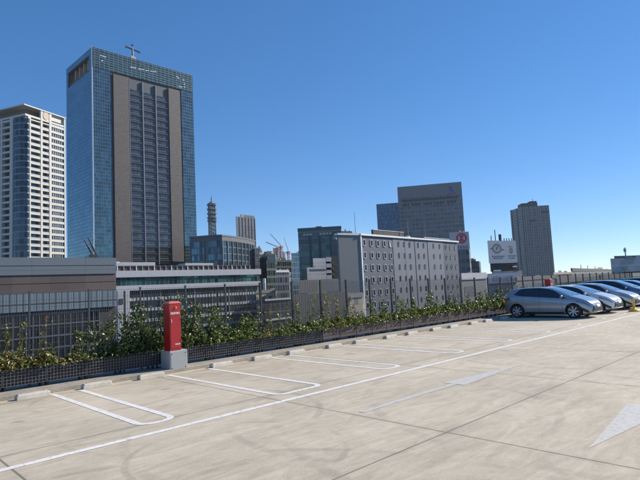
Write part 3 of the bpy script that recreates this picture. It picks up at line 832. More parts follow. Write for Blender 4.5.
def rbox(b, poly4, z0, z1, m=0): b.prism(poly4, z0, z1, m)

# ---- tall blue glass tower -------------------------------------------------
B = Block((92, 46), 330, 1.2, pr=192.4, pl=66.3); B_TOP = B.zt
t = thing('office_tower', 'tall blue glass tower with brown stone strips, tallest building in the picture', 'building')
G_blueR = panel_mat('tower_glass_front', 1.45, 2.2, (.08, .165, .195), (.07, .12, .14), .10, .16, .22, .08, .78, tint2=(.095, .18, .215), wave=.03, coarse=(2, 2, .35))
G_blueL = panel_mat('tower_glass_side_skylit', 1.45, 2.2, (.13, .25, .30), (.08, .14, .17), .14, .2, .15, .08, .8, tint2=(.15, .28, .34), wave=.03, coarse=(6, 2, .2))  # tinted lighter than the front: brightness of the reflected sky is in the colour
M_brown = panel_mat('brown_stone', 1.3, 1.1, (.10, .083, .078), (.06, .052, .05), .16, .16, .2, .6, 0, wave=.02)
M_bay = panel_mat('dark_bay_glass', 1.2, 2.2, (.055, .075, .095), (.075, .08, .085), .1, .3, .3, .1, .6, tint2=(.07, .095, .12), wave=.03, coarse=(2, 2, .4))
G_crown = panel_mat('crown_glass', 2.9, 1.5, (.035, .085, .10), (.08, .14, .16), .22, .3, .3, .2, .5, tint2=(.04, .10, .12), wave=.02)
b = MB(); b.prism(B.poly(.9), ZG, B.zt - 12); b.build('core', M_brown, t, uv=True)
Rf, Lf = B.R, B.L
u1, u2, u3, u4, u5 = B.u(110.5), B.u(112.5), B.u(128.2), B.u(167.5), B.u(178.8)
zc = B.z(112.5, 73); zs = B.z(92, 72)
for (a, c) in ((0.05, u1), (u5 + 1.2, B.wr - .05)):
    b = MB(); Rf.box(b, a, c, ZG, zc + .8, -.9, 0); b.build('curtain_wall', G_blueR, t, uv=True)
b = MB(); Rf.box(b, u1, u2, ZG, zc, -.9, -.5); Rf.box(b, u5, u5 + 1.2, ZG, zc, -.9, -.5); b.build('shadow_gap', M_dark, t)
for (a, c) in ((u2, u3), (u4, u5)):
    b = MB(); Rf.box(b, a, c, ZG, zc - .6, -.9, .7); b.build('stone_strip', M_brown, t, uv=True)
b = MB(); Rf.box(b, u3, u4, ZG, zc - 7.5, -.9, -.15); b.build('bay_glazing', M_bay, t, uv=True)
b = MB(); Rf.box(b, u3, u4, zc - 7.5, zc - .6, -.9, -.6); b.build('bay_soffit', paint('bay_louvre', (.06, .075, .09), .5), t)
M_mull = paint('light_mullion', (.21, .23, .26), .4, metal=.3)
for k in range(1, 3):
    uu = u3 + (u4 - u3) * k / 3; b = MB(); Rf.box(b, uu - .28, uu + .28, ZG, zc - 1, -.6, .55); b.build('mullion', M_mull, t)
b = MB(); Rf.box(b, u3 + .01, u3 + .3, ZG, zc - 1, -.5, .8); b.build('mullion', M_mull, t)
b = MB()
k = 0; z = zc - 11
while z > ZG + 4: Rf.box(b, u3 + .31, u4 - .01, z, z + .5, -.2, .28); z -= 4.4
b.build('spandrel_lines', paint('spandrel', (.035, .04, .048), .5), t)
# crown of the front: glass screen with rails, open side loggia
b = MB(); Rf.box(b, .02, B.wr - .02, zc + .8, B.zt - .5, -.9, .05); b.build('crown_screen', G_crown, t, uv=True)
b = MB()
for k in range(40): uu = 1 + (B.wr - 2) * k / 39; Rf.box(b, uu - .18, uu + .18, B.zt - .5, B.zt + .55, -.8, -.4)
b.build('parapet_studs', M_mull, t)
M_glint = paint('crown_glint_white', (.75, .78, .8), .4)
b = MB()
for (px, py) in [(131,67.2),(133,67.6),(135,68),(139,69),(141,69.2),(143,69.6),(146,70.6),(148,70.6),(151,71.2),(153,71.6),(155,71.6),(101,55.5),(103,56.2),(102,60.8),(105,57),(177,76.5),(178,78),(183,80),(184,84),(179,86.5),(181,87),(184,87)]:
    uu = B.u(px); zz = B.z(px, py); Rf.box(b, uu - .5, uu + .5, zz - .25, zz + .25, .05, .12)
b.build('crown_painted_glints', M_glint, t)  # bright glints on the crown put in as small white plates
zl = B.lz(67, 87)
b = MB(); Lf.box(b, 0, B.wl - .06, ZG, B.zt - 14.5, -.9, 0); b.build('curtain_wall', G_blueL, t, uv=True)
b = MB(); Lf.box(b, 0, B.wl, B.zt - 4.2, B.zt - .4, -1.5, .05); Lf.box(b, 0, 3.2, B.zt - 14.5, B.zt - 4.2, -1.5, .04); Lf.box(b, B.wl - 4.5, B.wl - .06, B.zt - 14.5, B.zt - 4.2, -1.5, .04); b.build('loggia_frame', G_blueL, t, uv=True)
b = MB(); Lf.box(b, 1.0, B.wl - 1.0, B.zt - 14.4, B.zt - 1.5, -4.5, -4); Lf.box(b, 1.0, 1.6, B.zt - 14.4, B.zt - 1.5, -7, -1.6); Lf.box(b, 1.6, B.wl - 1.0, B.zt - 14.6, B.zt - 14.3, -7, -1); b.build('loggia_back_wall', paint('loggia_wall', (.30, .22, .16), .8), t)
b = MB()
for k in range(1, 5): uu = 3.2 + (B.wl - 7.7) * k / 5; b = MB(); Lf.box(b, uu - .7, uu + .7, B.zt - 14.4, B.zt - 4.3, -4, -2); b.build('loggia_fin', paint('loggia_fin', (.34, .27, .2), .8), t)
b = MB(); b.prism(B.poly(.9), B.zt - 1.4, B.zt - .6); b.build('roof', M_dark, t)
b = MB(); Lf.box(b, B.wl - .5, B.wl + .02, ZG, B.zt, -.4, .35); b.build('corner_mullion', paint('corner_steel', (.45,.5,.55), .3, metal=.5), t)
# window cleaning crane on its roof
p = B.C + B.ur * B.u(135.5) + B.ul * 4
t = thing('roof_crane', 'window cleaning crane on top of the blue glass tower', 'crane', (p.x, p.y, B.zt - .6))
sx = 330 / F
b = MB(); b.box(-1.6, 1.6, -1, 1, 0, 3.2); b.build('carriage', paint('crane_beige', (.45, .42, .36), .6), t)
b = MB(); b.tube((0,0,3.2), (0,0,8.5), .55, 8); b.tube((0, 0, 8.5), (0, 0, 10.6), .3, 8, .2); b.build('mast', M_dark, t)
b = MB(); u = Vector((.97, -.2, 0)); 
b.tube((-3.8*u.x, -3.8*u.y, 9.1), (4.2*u.x, 4.2*u.y, 7.2), .42, 6); b.build('jib', M_dark, t)
for s, zz in ((-3.8, 9.1), (4.2, 7.2)):
    b = MB(); b.box(s*u.x - .6, s*u.x + .6, s*u.y - .5, s*u.y + .5, zz - .5, zz + .5); b.build('jib_end', M_dark, t)
b = MB(); b.box(-.6, .6, -.5, .5, 10.6, 11.6); b.build('winch', M_dark, t)

# ---- white residential tower, far left --------------------------------------
B = Block((25, 117), 300, 24, pr=65, wl=40)
B.zt = z_at(B.C, 117.5)
t = thing('apartment_tower', 'white high-rise apartment tower with rows of balconies at the left edge', 'building')
M_wt = paint('white_tile', (.50, .48, .44), .6, var=.06)
M_wg = panel_mat('apartment_glass', 1.6, 3.3, (.035, .05, .065), (.16, .16, .15), .14, .25, .5, .12, .4, tint2=(.09, .13, .16), wave=.02)
M_wg2 = panel_mat('corner_glass', 1.9, 3.3, (.03, .05, .065), (.16, .19, .21), .14, .7, .5, .08, .6, tint2=(.045, .075, .095), wave=.03)
M_rail = paint('balcony_rail', (.38, .40, .40), .3, var=.15, scale=.1)
ztop = B.zt; fh = 3.3; nf = int((ztop - ZG) / fh)
ca = 8.5    # chamfered corner length along the left face
Rf, Lf = B.R, B.L
b = MB(); b.prism(B.poly(1.8), ZG, ztop); b.build('core', M_wg, t, uv=True)
uR = [0, B.u(28), B.u(30.6), B.u(40.5), B.u(42.3), B.u(49), B.u(51.2), B.u(63.8), B.wr]
def piers(F_, segs, nm='pier', d1=.25, m=None):
    for (a, c) in segs:
        b = MB(); F_.box(b, a, c, ZG, ztop + 1.2, -1.9, d1); b.build(nm, m or M_wt, t)
piers(Rf, [(uR[1], uR[2]), (uR[3], uR[4]), (uR[5], uR[6]), (uR[7], uR[8])])
for i in range(nf + 1):
    z = ztop - i * fh
    b = MB(); Rf.box(b, uR[2], uR[3], z - .35, z + .22, -1.8, .1); Rf.box(b, uR[4], uR[5], z - .35, z + .22, -1.8, .1); Rf.box(b, uR[6], uR[7], z - .5, z + .75, -1.8, .12); Rf.box(b, .3, uR[1], z - .3, z + .2, -1.8, -.2)
    b.build('floor_band', M_wt, t)
    if i:
        b = MB(); Rf.box(b, uR[2] , uR[3], z + .22, z + 1.15, -.02, .05); Rf.box(b, uR[4], uR[5], z + .22, z + 1.15, -.02, .05); b.build('balcony_rail', M_rail, t)
b = MB(); Rf.box(b, uR[6], uR[7], ZG, ztop, -1.8, -.25); b.build('window_strip', M_wg, t, uv=True)
for i in range(1, 6):
    uu = uR[6] + (uR[7] - uR[6]) * i / 6; b = MB(); Rf.box(b, uu - .13, uu + .13, ZG, ztop, -1.2, -.1); b.build('mullion', M_rail, t)
# corner bay: dark glass prism on the left of the corner
WL = B.wl
c0 = Vector(Lf.pt(WL, 0, -1.2)); 
b = MB(); b.prism([Lf.pt(WL - ca, 0, .0)[:2], Lf.pt(WL - ca*.72, 0, 1.3)[:2], Lf.pt(WL - ca*.25, 0, 1.3)[:2], Lf.pt(WL + .6, 0, -1.0)[:2], Lf.pt(WL + .4, 0, -2.5)[:2], Lf.pt(WL - ca, 0, -2)[:2]], ZG, ztop); b.build('corner_bay', M_wg2, t, uv=True)
piers(Lf, [(WL - ca - 2.2, WL - ca), (WL - ca - 9.2, WL - ca - 7.9), (WL - ca - 17.5, WL - ca - 15.5), (WL-ca-26, WL-ca-24)])
for i in range(nf + 1):
    z = ztop - i * fh; b = MB(); Lf.box(b, 0, WL - ca - .02, z - .45, z + .6, -1.8, .1); b.build('floor_band', M_wt, t)
# crown: open frame below a projecting roof slab
b = MB(); b.prism(B.poly(4.5), ztop, ztop + 6.4); b.build('plant_room', paint('plant_room_wall', (.20, .18, .16), .8), t)
b = MB(); Rf.box(b, -1.0, B.wr + .2, ztop + 6.4, ztop + 7.0, -B.wl, .6); b.build('roof_slab', M_wt, t)
b = MB(); Rf.box(b, 0, B.wr, ztop + 1.2, ztop + 2.2, -.6, .15); Lf.box(b, 0, WL, ztop + 1.2, ztop + 2.2, -.6, .15); b.build('crown_rail', M_wt, t)
for (a, c) in ((uR[3], uR[4]), (uR[5], uR[6]), (uR[7], uR[8])):
    b = MB(); Rf.box(b, a, c, ztop + 1, ztop + 6.4, -.8, .3); b.build('crown_post', M_wt, t)
b = MB(); Rf.box(b, uR[4], uR[5] , ztop + 2.2, ztop + 6.4, -.6, .1); b.build('emblem_panel', M_wt, t)
b = MB(); b.lathe([(0, 0), (1.9, 0), (1.9, .25), (0, .25)], n=28)
ep = Vector(Rf.pt((uR[4] + uR[5]) / 2, ztop + 4.3, .12)); em = b.build('round_emblem', paint('emblem_gold', (.42, .36, .27), .6), t)
em.location = ep; em.rotation_euler = (R(90), 0, R(24)); em.scale = (.95, 1.15, 1)
b = MB(); Rf.box(b, uR[6], uR[7], ztop + 3.2, ztop + 6.4, -2.4, -.8); b.build('crown_wall', M_wt, t)

# ---- grey and brown building just beyond the fence, left ---------------------
Yg = 80.0
C = on_y(115, 258, Yg)
B = Block((115, 258), math.hypot(C.x, Yg), 0, wr=.01, wl=30)
t = thing('car_park_building', 'grey and brown clad building behind the fence at the left edge', 'building')
Fg = Face((C.x - 60, Yg), 0); W_ = 60.0
zz = [z_at(C, y) for y in (258, 265.2, 273.6, 281.5, 290, 306.2, 326)]
bx = MB(); bx.prism([(C.x - 60, Yg), (C.x, Yg), (C.x, Yg + 30), (C.x - 60, Yg + 30)], ZG, zz[0]); 
M_gp = panel_mat('grey_blue_panels', 7.2, 3.0, (.135, .165, .195), (.09, .105, .12), .08, .08, .05, .55, 0, wave=.005)
M_bp = panel_mat('brown_panels', 2.4, 3.0, (.10, .075, .068), (.07, .06, .058), .05, .05, .18, .6, 0, wave=.005)
M_lp = panel_mat('blue_grey_louvres', .82, 30, (.16, .215, .25), (.05, .06, .075), .16, .0, .06, .5, 0, wave=.02)
bx.build('body', paint('dim_wall', (.05, .05, .055), .8), t)
def band(z1, z0, m, d, nm, u0=0, u1=W_):
    b = MB(); Fg.box(b, u0, u1, z0, z1, .0, d); return b.build(nm, m, t, uv=True)
band(zz[0], zz[1], M_gp, .45, 'parapet_panel'); band(zz[1] - .06, zz[2], M_gp, .40, 'parapet_panel')
band(zz[2] - .03, zz[3] + .04, M_bp, .25, 'brown_cladding'); band(zz[3] - .04, zz[4], M_bp, .22, 'brown_cladding')
lw = band(zz[4] - .03, zz[5], M_lp, .5, 'louvre_screen')
zmid = (zz[4] + zz[5]) / 2 - .2
b = MB(); Fg.box(b, 0, W_, zmid - .05, zmid + .05, .5, .56); b.build('cross_rail', paint('rail_brown', (.07,.06,.06), .6), t)
# windows below: dark glass with light grid
zb = zz[5] - .25; zlow = -14.0
uE = W_ - (C.x - on_y(99.5, 310, Yg).x)
b = MB(); Fg.box(b, 0, uE, zlow, zb, -.6, .01); b.build('window_glass', paint('night_glass', (.012, .014, .02), .12, var=.4, scale=.4), t)
M_gr = paint('window_grid', (.105, .11, .125), .5)
for j in range(10):
    z = zb - j * 1.62 - .12; b = MB(); Fg.box(b, 0, uE, z - .09, z + .09, .01, .16); b.build('transom', M_gr, t)
n = 0; uu = uE - .1
while n < 46: b = MB(); Fg.box(b, uu - .055, uu + .055, zlow, zb, .02, .13); b.build('window_mullion', M_gr, t); uu -= .82 ; n += 1
b = MB(); Fg.box(b, uE, W_, ZG, zb, .0, .08); b.build('end_wall', paint('end_wall_brown', (.05, .045, .042), .8), t)
# maintenance crane on its roof
p = on_y(92, 257, Yg + 3)
t = thing('roof_crane', 'small dark two-armed crane on the roof of the grey and brown building', 'crane', (p.x, p.y, zz[0]))
mpx = 92 / F
b = MB(); b.box(-.95, .85, -.5, .5, 0, .35); b.box(-.3, .7, -.45, .45, .35, .75); b.build('carriage', M_dark, t)
for (x0, x1, zt) in ((-.1, -1.15, 3.0), (.45, -.55, 3.35)):
    b = MB(); b.tube((x0 + .35, 0, .6), (x1, 0, zt), .09, 6); b.tube((x0+.1, 0, .6), (x1, 0, zt), .05, 6); b.build('arm', M_dark, t)

# ---- long low office with white bands ------------------------------------------
B = Block((115.5, 270.8), 200, 2.0, pr=258.6, wl=40)
t = thing('banded_office', 'long low office with white bands and green glass below the blue tower', 'building')
F_ = B.R; Wd = B.wr; px_ = 126
def zb_(y): return z_at(B.C + B.ur * B.u(190), y)
M_gg = panel_mat('green_office_glass', 1.9, 3.6, (.03, .085, .085), (.10, .14, .14), .14, .25, .6, .08, .5, tint2=(.05, .15, .15), wave=.03, coarse=(5, 1, .5))
M_dg = panel_mat('dark_office_glass', 1.5, 3.8, (.018, .036, .042), (.05, .075, .08), .1, .1, .5, .12, .5, tint2=(.035, .075, .085), wave=.03)
M_wb = paint('white_band', (.38, .39, .42), .6, var=.07)
zt = [zb_(y) for y in (270, 276, 283.5, 288.2, 295, 298.6)]
b = MB(); b.prism(B.poly(.6), ZG, zt[0] - .5); b.build('core', M_dg, t, uv=True)
b = MB(); F_.box(b, -.3, Wd + .6, zt[1], zt[0], -3, 1.0); b.build('white_band', M_wb, t)
b = MB(); F_.box(b, -.3, Wd + .3, zt[3], zt[2], -3, 1.0); b.build('white_band', M_wb, t)
b = MB(); F_.box(b, 0, Wd, zt[2], zt[1], -.6, .1); b.build('top_glazing', M_gg, t, uv=True)
uL = B.u(128)
b = MB(); F_.box(b, uL, Wd, ZG, zt[3], -.6, .0); b.build('glazing', M_dg, t, uv=True)
fl = (288.2 - 298.2) ; step = zb_(298.2) - zb_(308.2)
z = zt[4]
for k in range(7):
    # rows of white spandrels, broken by the dark gap seen in the middle
    for (ua, ub) in ((uL + .4, B.u(216) - 1.2), (B.u(216) + .5, Wd - 1.6)):
        b = MB(); u_ = ua
        while u_ < ub: F_.box(b, u_, u_ + .95, z - 1.1, z, .0, .28); u_ += 1.4
        b.build('white_spandrel_row', M_wb, t)
    z -= step
for px in (126 + 17 * k for k in range(1, 8)):
    b = MB(); F_.box(b, B.u(px) - .10, B.u(px) + .10, ZG, zt[3], 0, .22); b.build('window_mullion', M_steel, t)
for (a, c) in ((115.8, 121.6), (123.6, 127.8)):
    b = MB(); F_.box(b, B.u(a), B.u(c), ZG, zt[3] + .0, -.6, 1.3); b.build('white_pier', M_wb, t)
b = MB(); F_.box(b, B.u(117.2), B.u(121), zb_(300), zb_(295), 1.3, 1.5); b.build('vent', M_dark, t)
b = MB(); F_.box(b, Wd - 1.6, Wd + .5, ZG, zt[3], -.6, .6); b.build('end_pier', paint('grey_blue_pier', (.16, .22, .26), .5), t)
b = MB(); pq = B.C + B.ur * B.u(262.3); b.tube((pq.x, pq.y - 1, ZG), (pq.x, pq.y - 1, z_at(pq, 278.5)), .75, 12); b.build('white_duct', M_white, t)
# roof plant behind the parapet: rusty screen with posts
M_rust = paint('rusty_screen', (.07, .05, .045), .8, var=.5, scale=.6)
b = MB(); F_.box(b, B.u(120), B.u(256), zt[0] - .5, zb_(265.6), -6, -4); b.build('plant_screen', M_rust, t)
for k in range(26):
    uu = B.u(122) + (B.u(255) - B.u(122)) * k / 25; b = MB(); F_.box(b, uu - .12, uu + .12, zt[0], zb_(264.6), -3.9, -3.6); b.build('screen_post', M_steel if k % 3 else M_white, t)
b = MB(); F_.box(b, B.u(118), B.u(256), zb_(265.6), zb_(264.9), -6, -3.6); b.build('screen_rail', M_dark, t)
for (a, c, y0, y1) in ((120, 164, 264.6, 261.2), (194, 222.5, 264.6, 262.2)):
    b = MB(); F_.box(b, B.u(a), B.u(c), zb_(y0), zb_(y1), -12, -6.5); b.build('roof_box', M_wb, t, bevel=.1)
b = MB(); F_.box(b, B.u(124), B.u(131), zb_(262), zb_(260.3), -12, -9); b.build('roof_box', M_white, t)

# ---- lattice telecom mast ------------------------------------------------------
P = at(212.6, 240, 620); zbm = z_at(P, 240); s_ = 1.19 
t = thing('telecom_mast', 'lattice telecom mast with stacked round platforms behind the curved glass building', 'mast', (P.x, P.y, 0))
def zm(y): return z_at(P, y)
b = MB(); hw = 3.4; zl_, zh = 0.0, zm(203.5)
for sx_ in (-1, 1):
    for sy_ in (-1, 1): b.tube((sx_*hw, sy_*hw, ZG), (sx_*hw*.8, sy_*hw*.8, zh), .65, 6)
z = ZG; kk = 0
while z < zh:
    z2 = min(z + 4.6, zh)
    for a, c in (((-hw,-hw),(hw,-hw)), ((-hw,-hw),(-hw,hw)), ((hw,-hw),(hw,hw)), ((-hw,hw),(hw,hw))):
        b.tube((a[0]*.9, a[1]*.9, z), (c[0]*.9, c[1]*.9, z2), .4, 5); b.tube((c[0]*.9, c[1]*.9, z), (a[0]*.9, a[1]*.9, z2), .4, 5); b.tube((a[0]*.9, a[1]*.9, z2), (c[0]*.9, c[1]*.9, z2), .45, 5)
    z = z2
M_mast = paint('mast_steel', (.10, .12, .15), .6)
b.build('lattice_shaft', M_mast, t)
for y in (205.3, 209.8, 214.2, 218.4, 221.2):
    zc_ = zm(y); b = MB(); b.lathe([(0, -.5), (5.2, -.5), (5.7, -.1), (5.7, .5), (0, .5)], (0, 0, zc_), n=20); b.build('platform', M_mast, t)
    b = MB()
    for k in range(16):
        a = k * math.pi / 8; b.tube((5.4*math.cos(a), 5.4*math.sin(a), zc_ + .5), (5.4*math.cos(a), 5.4*math.sin(a), zc_ + 1.8), .14, 4)
    b.build('railing', M_mast, t)
b = MB(); b.lathe([(3.0, 0), (2.6, 1.5), (.7, 2.2), (0, 2.2)], (0, 0, zh), n=14); b.build('cap', M_mast, t)
b = MB(); b.tube((0,0,zh + 2), (0,0,zm(197.5)), .7, 8, .6); b.tube((0,0,zm(197.5)), (0,0,zm(195.0)), .2, 6); b.build('antenna', M_mast, t)

# ---- generic towers --------------------------------------------------------------
def simple_tower(name, label, c, D, yaw, pr, wl, mR, mL=None, roof=None, pl=None, parapet=None, floors=None, cat='building', band_m=None, plant=None, zbase=ZG):
    B = Block(c, D, yaw, pr=pr, wl=wl, pl=pl, skew=pl is None)
    t = thing(name, label, cat)
    b = MB(); P_ = [Vector((*p, 0)) for p in B.poly()]
    b.quad([(P_[0].x,P_[0].y,zbase),(P_[1].x,P_[1].y,zbase),(P_[1].x,P_[1].y,B.zt),(P_[0].x,P_[0].y,B.zt)], 0)
    b.quad([(P_[1].x,P_[1].y,zbase),(P_[2].x,P_[2].y,zbase),(P_[2].x,P_[2].y,B.zt),(P_[1].x,P_[1].y,B.zt)], 1)
    b.quad([(P_[2].x,P_[2].y,zbase),(P_[3].x,P_[3].y,zbase),(P_[3].x,P_[3].y,B.zt),(P_[2].x,P_[2].y,B.zt)], 0)
    b.quad([(P_[3].x,P_[3].y,zbase),(P_[0].x,P_[0].y,zbase),(P_[0].x,P_[0].y,B.zt),(P_[3].x,P_[3].y,B.zt)], 1)
    b.quad([(p.x, p.y, B.zt) for p in P_], 2)
    b.build('walls', [mR, mL or mR, roof or M_dark], t, uv=True)
    if parapet:
        h, m = parapet; b = MB(); B.R.box(b, -.15, B.wr + .15, B.zt - h, B.zt + .4, -.3, .2); B.L.box(b, 0, B.wl - .3, B.zt - h, B.zt + .39, -.3, .19); b.build('parapet', m, t)
    if floors:
        fh, bh, m = floors; n = 0; z = B.zt - fh
        zmin = max(zbase, -8)
        while z > zmin and n < 60:
            b = MB(); B.R.box(b, -.05, B.wr + .05, z, z + bh, .0, .22); B.L.box(b, 0, B.wl, z, z + bh, .0, .22); b.build('floor_band', m, t); z -= fh; n += 1
    rr_ = random.Random(int(c[0] * 10))
    if B.wr > 3 and D < 400:
        for _ in range(3):
            a_ = rr_.uniform(.08, .8); h_ = rr_.uniform(.5, 1.5) * max(.5, D / 260)
            b = MB(); B.R.box(b, B.wr * a_, B.wr * min(.97, a_ + rr_.uniform(.06, .16)), B.zt + .003, B.zt + h_, -B.wl * .4, -B.wl * .12); b.build('roof_unit', rr_.choice([M_steel, M_dark, M_mull]), t)
    if plant:
        for (a, c_, h, m) in plant:
            b = MB(); B.R.box(b, B.wr * a, B.wr * c_, B.zt + .002, B.zt + h, -B.wl * .7, -B.wl * .15); b.build('roof_plant', m, t)
    return t, B
def gl(name, pw, ph, col, line, var=.4, metal=.5, tint=None, lw=.14, lh=.5, rough=.1, coarse=None, lr=.5):
    return panel_mat(name, pw, ph, col, line, lw, lh, var, rough, metal, tint2=tint, wave=.03, coarse=coarse, line_rough=lr)

m1 = gl('brown_tower_wall', 2.2, 3.6, (.05, .06, .085), (.10, .11, .135), .3, .2, (.10, .11, .14), .9, .7, .4)
t, B = simple_tower('distant_tower', 'slim brown-grey tower standing behind the curved glass building', (236, 216.5), 560, 8, 254.6, 22, m1, m1, plant=[(.2, .98, 3.2, paint('tower_crown', (.09, .09, .10), .7)), (.30, .42, 2.6, M_white)])
Fb = B.R
for k in range(7):
    b = MB(); uu = B.wr * k / 6; Fb.box(b, uu - .35, uu + .35, ZG, B.zt, 0, .5); b.build('pilaster', paint('pilaster', (.05, .065, .095), .6), t)

# curved glass building: faceted plan
t = thing('curved_glass_building', 'wide curved glass office between the blue tower and the brown-grey tower', 'building')
Dc = 300
ztc = at(222, 234.6, 300).z
pts = [on_z(px, py, ztc) for px, py in ((190, 236.6), (204, 235.6), (214, 234.7), (222, 234.6), (232, 235.6), (241, 237.0), (248, 238.4), (254.8, 240.2))]
q_ = away(pts[0], 3) * 45; pl2 = [(p.x, p.y) for p in pts] + [(pts[-1].x + q_.x * .8, pts[-1].y + q_.y * .8), (pts[0].x + q_.x, pts[0].y + q_.y)]
M_cg = gl('curved_glass', 1.7, 3.8, (.035, .065, .085), (.09, .12, .15), .6, .65, (.07, .13, .16), .2, .55, .06, (2, 1, .5))
b = MB(); b.prism(pl2, ZG, ztc - 3.4); b.build('curtain_wall', M_cg, t, uv=True)
def infl(poly, k):
    cx_ = sum(p[0] for p in poly)/len(poly); cy_ = sum(p[1] for p in poly)/len(poly); return [(cx_ + (p[0]-cx_)*k, cy_ + (p[1]-cy_)*k) for p in poly]
b = MB(); b.prism(infl(pl2, 1.012), ztc - 3.4, ztc - 2.6); b.prism(infl(pl2, 1.0), ztc - 2.6, ztc - .9); b.prism(infl(pl2, 1.02), ztc - .9, ztc); b.build('roof_edge', paint('roof_edge_grey', (.10, .11, .125), .6), t)
for q in range(len(pts) - 1):
    a, c = pts[q], pts[q+1]; d = (c - a); d.z = 0; L_ = d.length; yw = math.degrees(math.atan2(d.y, d.x)); fc = Face(a, yw)
    n_ = max(1, int(L_ / 4.5))
    for k in range(n_):
        b = MB(); uu = L_ * k / n_; fc.box(b, uu - .22, uu + .22, ZG, ztc - 3.4, 0, .5); b.build('fin', paint('fin_grey', (.17, .2, .23), .4), t)

mA = gl('dark_slab_glass', 1.8, 3.4, (.022, .035, .045), (.05, .06, .068), .5, .4, (.045, .07, .08), .3, .9)
mB = gl('green_slab_glass', 1.6, 3.4, (.03, .06, .06), (.07, .09, .09), .5, .4, (.05, .09, .085), .2, 1.0)
mC = gl('blue_slab_glass', 2.0, 3.6, (.06, .115, .16), (.09, .13, .17), .15, .6, (.07, .13, .18), .2, .6)
mD = gl('brown_slab', 2.4, 3.4, (.075, .062, .062), (.07, .055, .055), .2, .1, None, .5, 1.2, .6)
mE = gl('grey_slab', 1.4, 3.0, (.03, .042, .06), (.075, .085, .105), .4, .3, (.08, .10, .13), .35, .9)
simple_tower('office_block', 'dark narrow office block just right of the curved glass building', (254.5, 247.5), 330, 5, 260.2, 20, mA, floors=(3.4, .7, paint('dark_band', (.05,.055,.06), .6)))
simple_tower('office_block', 'dark green office block with a pale roof line, left of the mirrored block', (259.5, 253.4), 260, 8, 267, 22, mB, parapet=(.5, paint('cream_parapet', (.40, .33, .25), .7)))
t, B = simple_tower('office_block', 'narrow office block with a bright sky-mirroring panel at its top', (266, 253.4), 240, 8, 275, 20, mB)
b = MB(); B.R.box(b, .6, B.wr, B.zt - 4.2, B.zt - .2, 0, .15); b.build('mirror_panel', paint('mirror_glass', (.55, .68, .78), .05, metal=.9, var=.05), t)
simple_tower('building_site_block', 'brown block under the red and white cranes', (266.5, 251), 420, 4, 284, 30, mD, plant=[(.35, .8, 3.0, paint('site_brown', (.12, .085, .08), .8))])
simple_tower('office_block', 'dark block in front of the brown one, below the cranes', (275, 260), 300, 3, 291.2, 24, mA, plant=[(.3, .6, 1.6, M_dark)])
simple_tower('office_block', 'lower grey office with a light rim, in front of the dark block', (276, 271.2), 200, 6, 288.5, 20, mE, parapet=(.5, paint('light_rim', (.5, .5, .5), .6)))
simple_tower('office_block', 'blue glass block left of the wide green glass office', (291.2, 253), 340, 4, 300, 24, mC)
# cranes
def tower_crane(px, py, D, segs, label, bpx):
    P = at(px, py, D); t = thing('tower_crane', label, 'crane', (P.x, P.y, P.z), 0, 'tower cranes over the building site')
    k = D / F; rt = Vector((AX.x, AY.x, 0)).normalized()
    red = paint('crane_red', (.42, .13, .13), .5); whi = paint('crane_white', (.42, .40, .42), .5)
    b = MB(); w2 = .7
    for sx_ in (-w2, w2):
        for sy_ in (-w2, w2): b.tube((sx_, sy_, -30), (sx_, sy_, 0), .28, 5)
    z = -30
    while z < -1: b.tube((-w2,-w2,z), (w2,-w2,z+2), .2, 4); b.tube((w2,w2,z), (-w2,w2,z+2), .2, 4); b.tube((-w2,w2,z), (-w2,-w2,z+2), .2, 4); z += 2
    b.build('mast', whi, t)
    b = MB(); b.box(-1.0, 1.1, -1.0, 1.0, 0, 1.7); b.box(-2.6, -1.0, -.7, .7, .2, 1.1); b.build('cab', red, t)
    for (dx, dy) in segs:
        q = rt * (dx * k); e = Vector((q.x, q.y, -dy * k)); b = MB(); n_ = Vector((0, 0, .55)); st = Vector((0, 0, 2))
        b.tube(st + n_, e + n_ * .3, .16, 4); b.tube(st - n_, e - n_ * .3, .16, 4); m_ = 12
        for i in range(m_):
            a = st.lerp(e, i / m_); c = st.lerp(e, (i + 1) / m_); f1 = 1 - .7 * i / m_; sg = 1 if i % 2 else -1
            b.tube(a + n_ * f1 * sg, c - n_ * f1 * sg, .12, 4)
        b.build('jib', whi, t)
    return t
tower_crane(278, 249.5, 420, [(-12, -8)], 'leftmost of the three tower cranes, its thin jib reaching far left', 0)
tower_crane(281.2, 248, 430, [(-10.5, -15)], 'middle tower crane, its jib rising steeply to the left', 0)
tower_crane(288.5, 253.5, 410, [(-4, -17)], 'rightmost tower crane with a nearly upright jib', 0)

# wide green glass office
mG = gl('green_office_wall', 6.5, 3.3, (.03, .06, .07), (.13, .17, .19), .4, .5, (.055, .11, .125), .25, .9, .08, (2, 1, .4))
t, B = simple_tower('office_block', 'wide green glass office with a pale top row, left of the windowed white building', (297.8, 229.2), 270, -49, 341, 30, mG, mG, pl=None, parapet=(1.2, paint('green_parapet', (.05, .08, .09), .5)))
for k in range(9):
    if k in (3, 4): continue
    b = MB(); u0 = B.wr * (.12 + .075 * k); B.R.box(b, u0, u0 + B.wr * .055, B.zt - 3.6, B.zt - 2.6, .0, .25)
    b.build('pale_panel', paint('pale_gold_panel', (.5, .45, .28), .5), t)  # pale gold panels in a row below the parapet
for px in (309.5, 319, 330):
    b = MB(); uu = B.u(px); B.R.box(b, uu - .5, uu + .5, ZG, B.zt - 4, 0, .5); b.build('pier', paint('green_pier', (.03, .05, .055), .6), t)
simple_tower('office_block', 'dark stepped wing right of the wide green glass office', (340.8, 231), 290, -10, 352, 20, mA)
simple_tower('office_block', 'grey block half hidden by the white building with the blank wall', (331, 239.5), 230, -20, 342, 20, gl('grey_wing', 2.5, 3.4, (.09, .095, .11), (.12, .125, .14), .15, .1, None, .2, .6, .5))

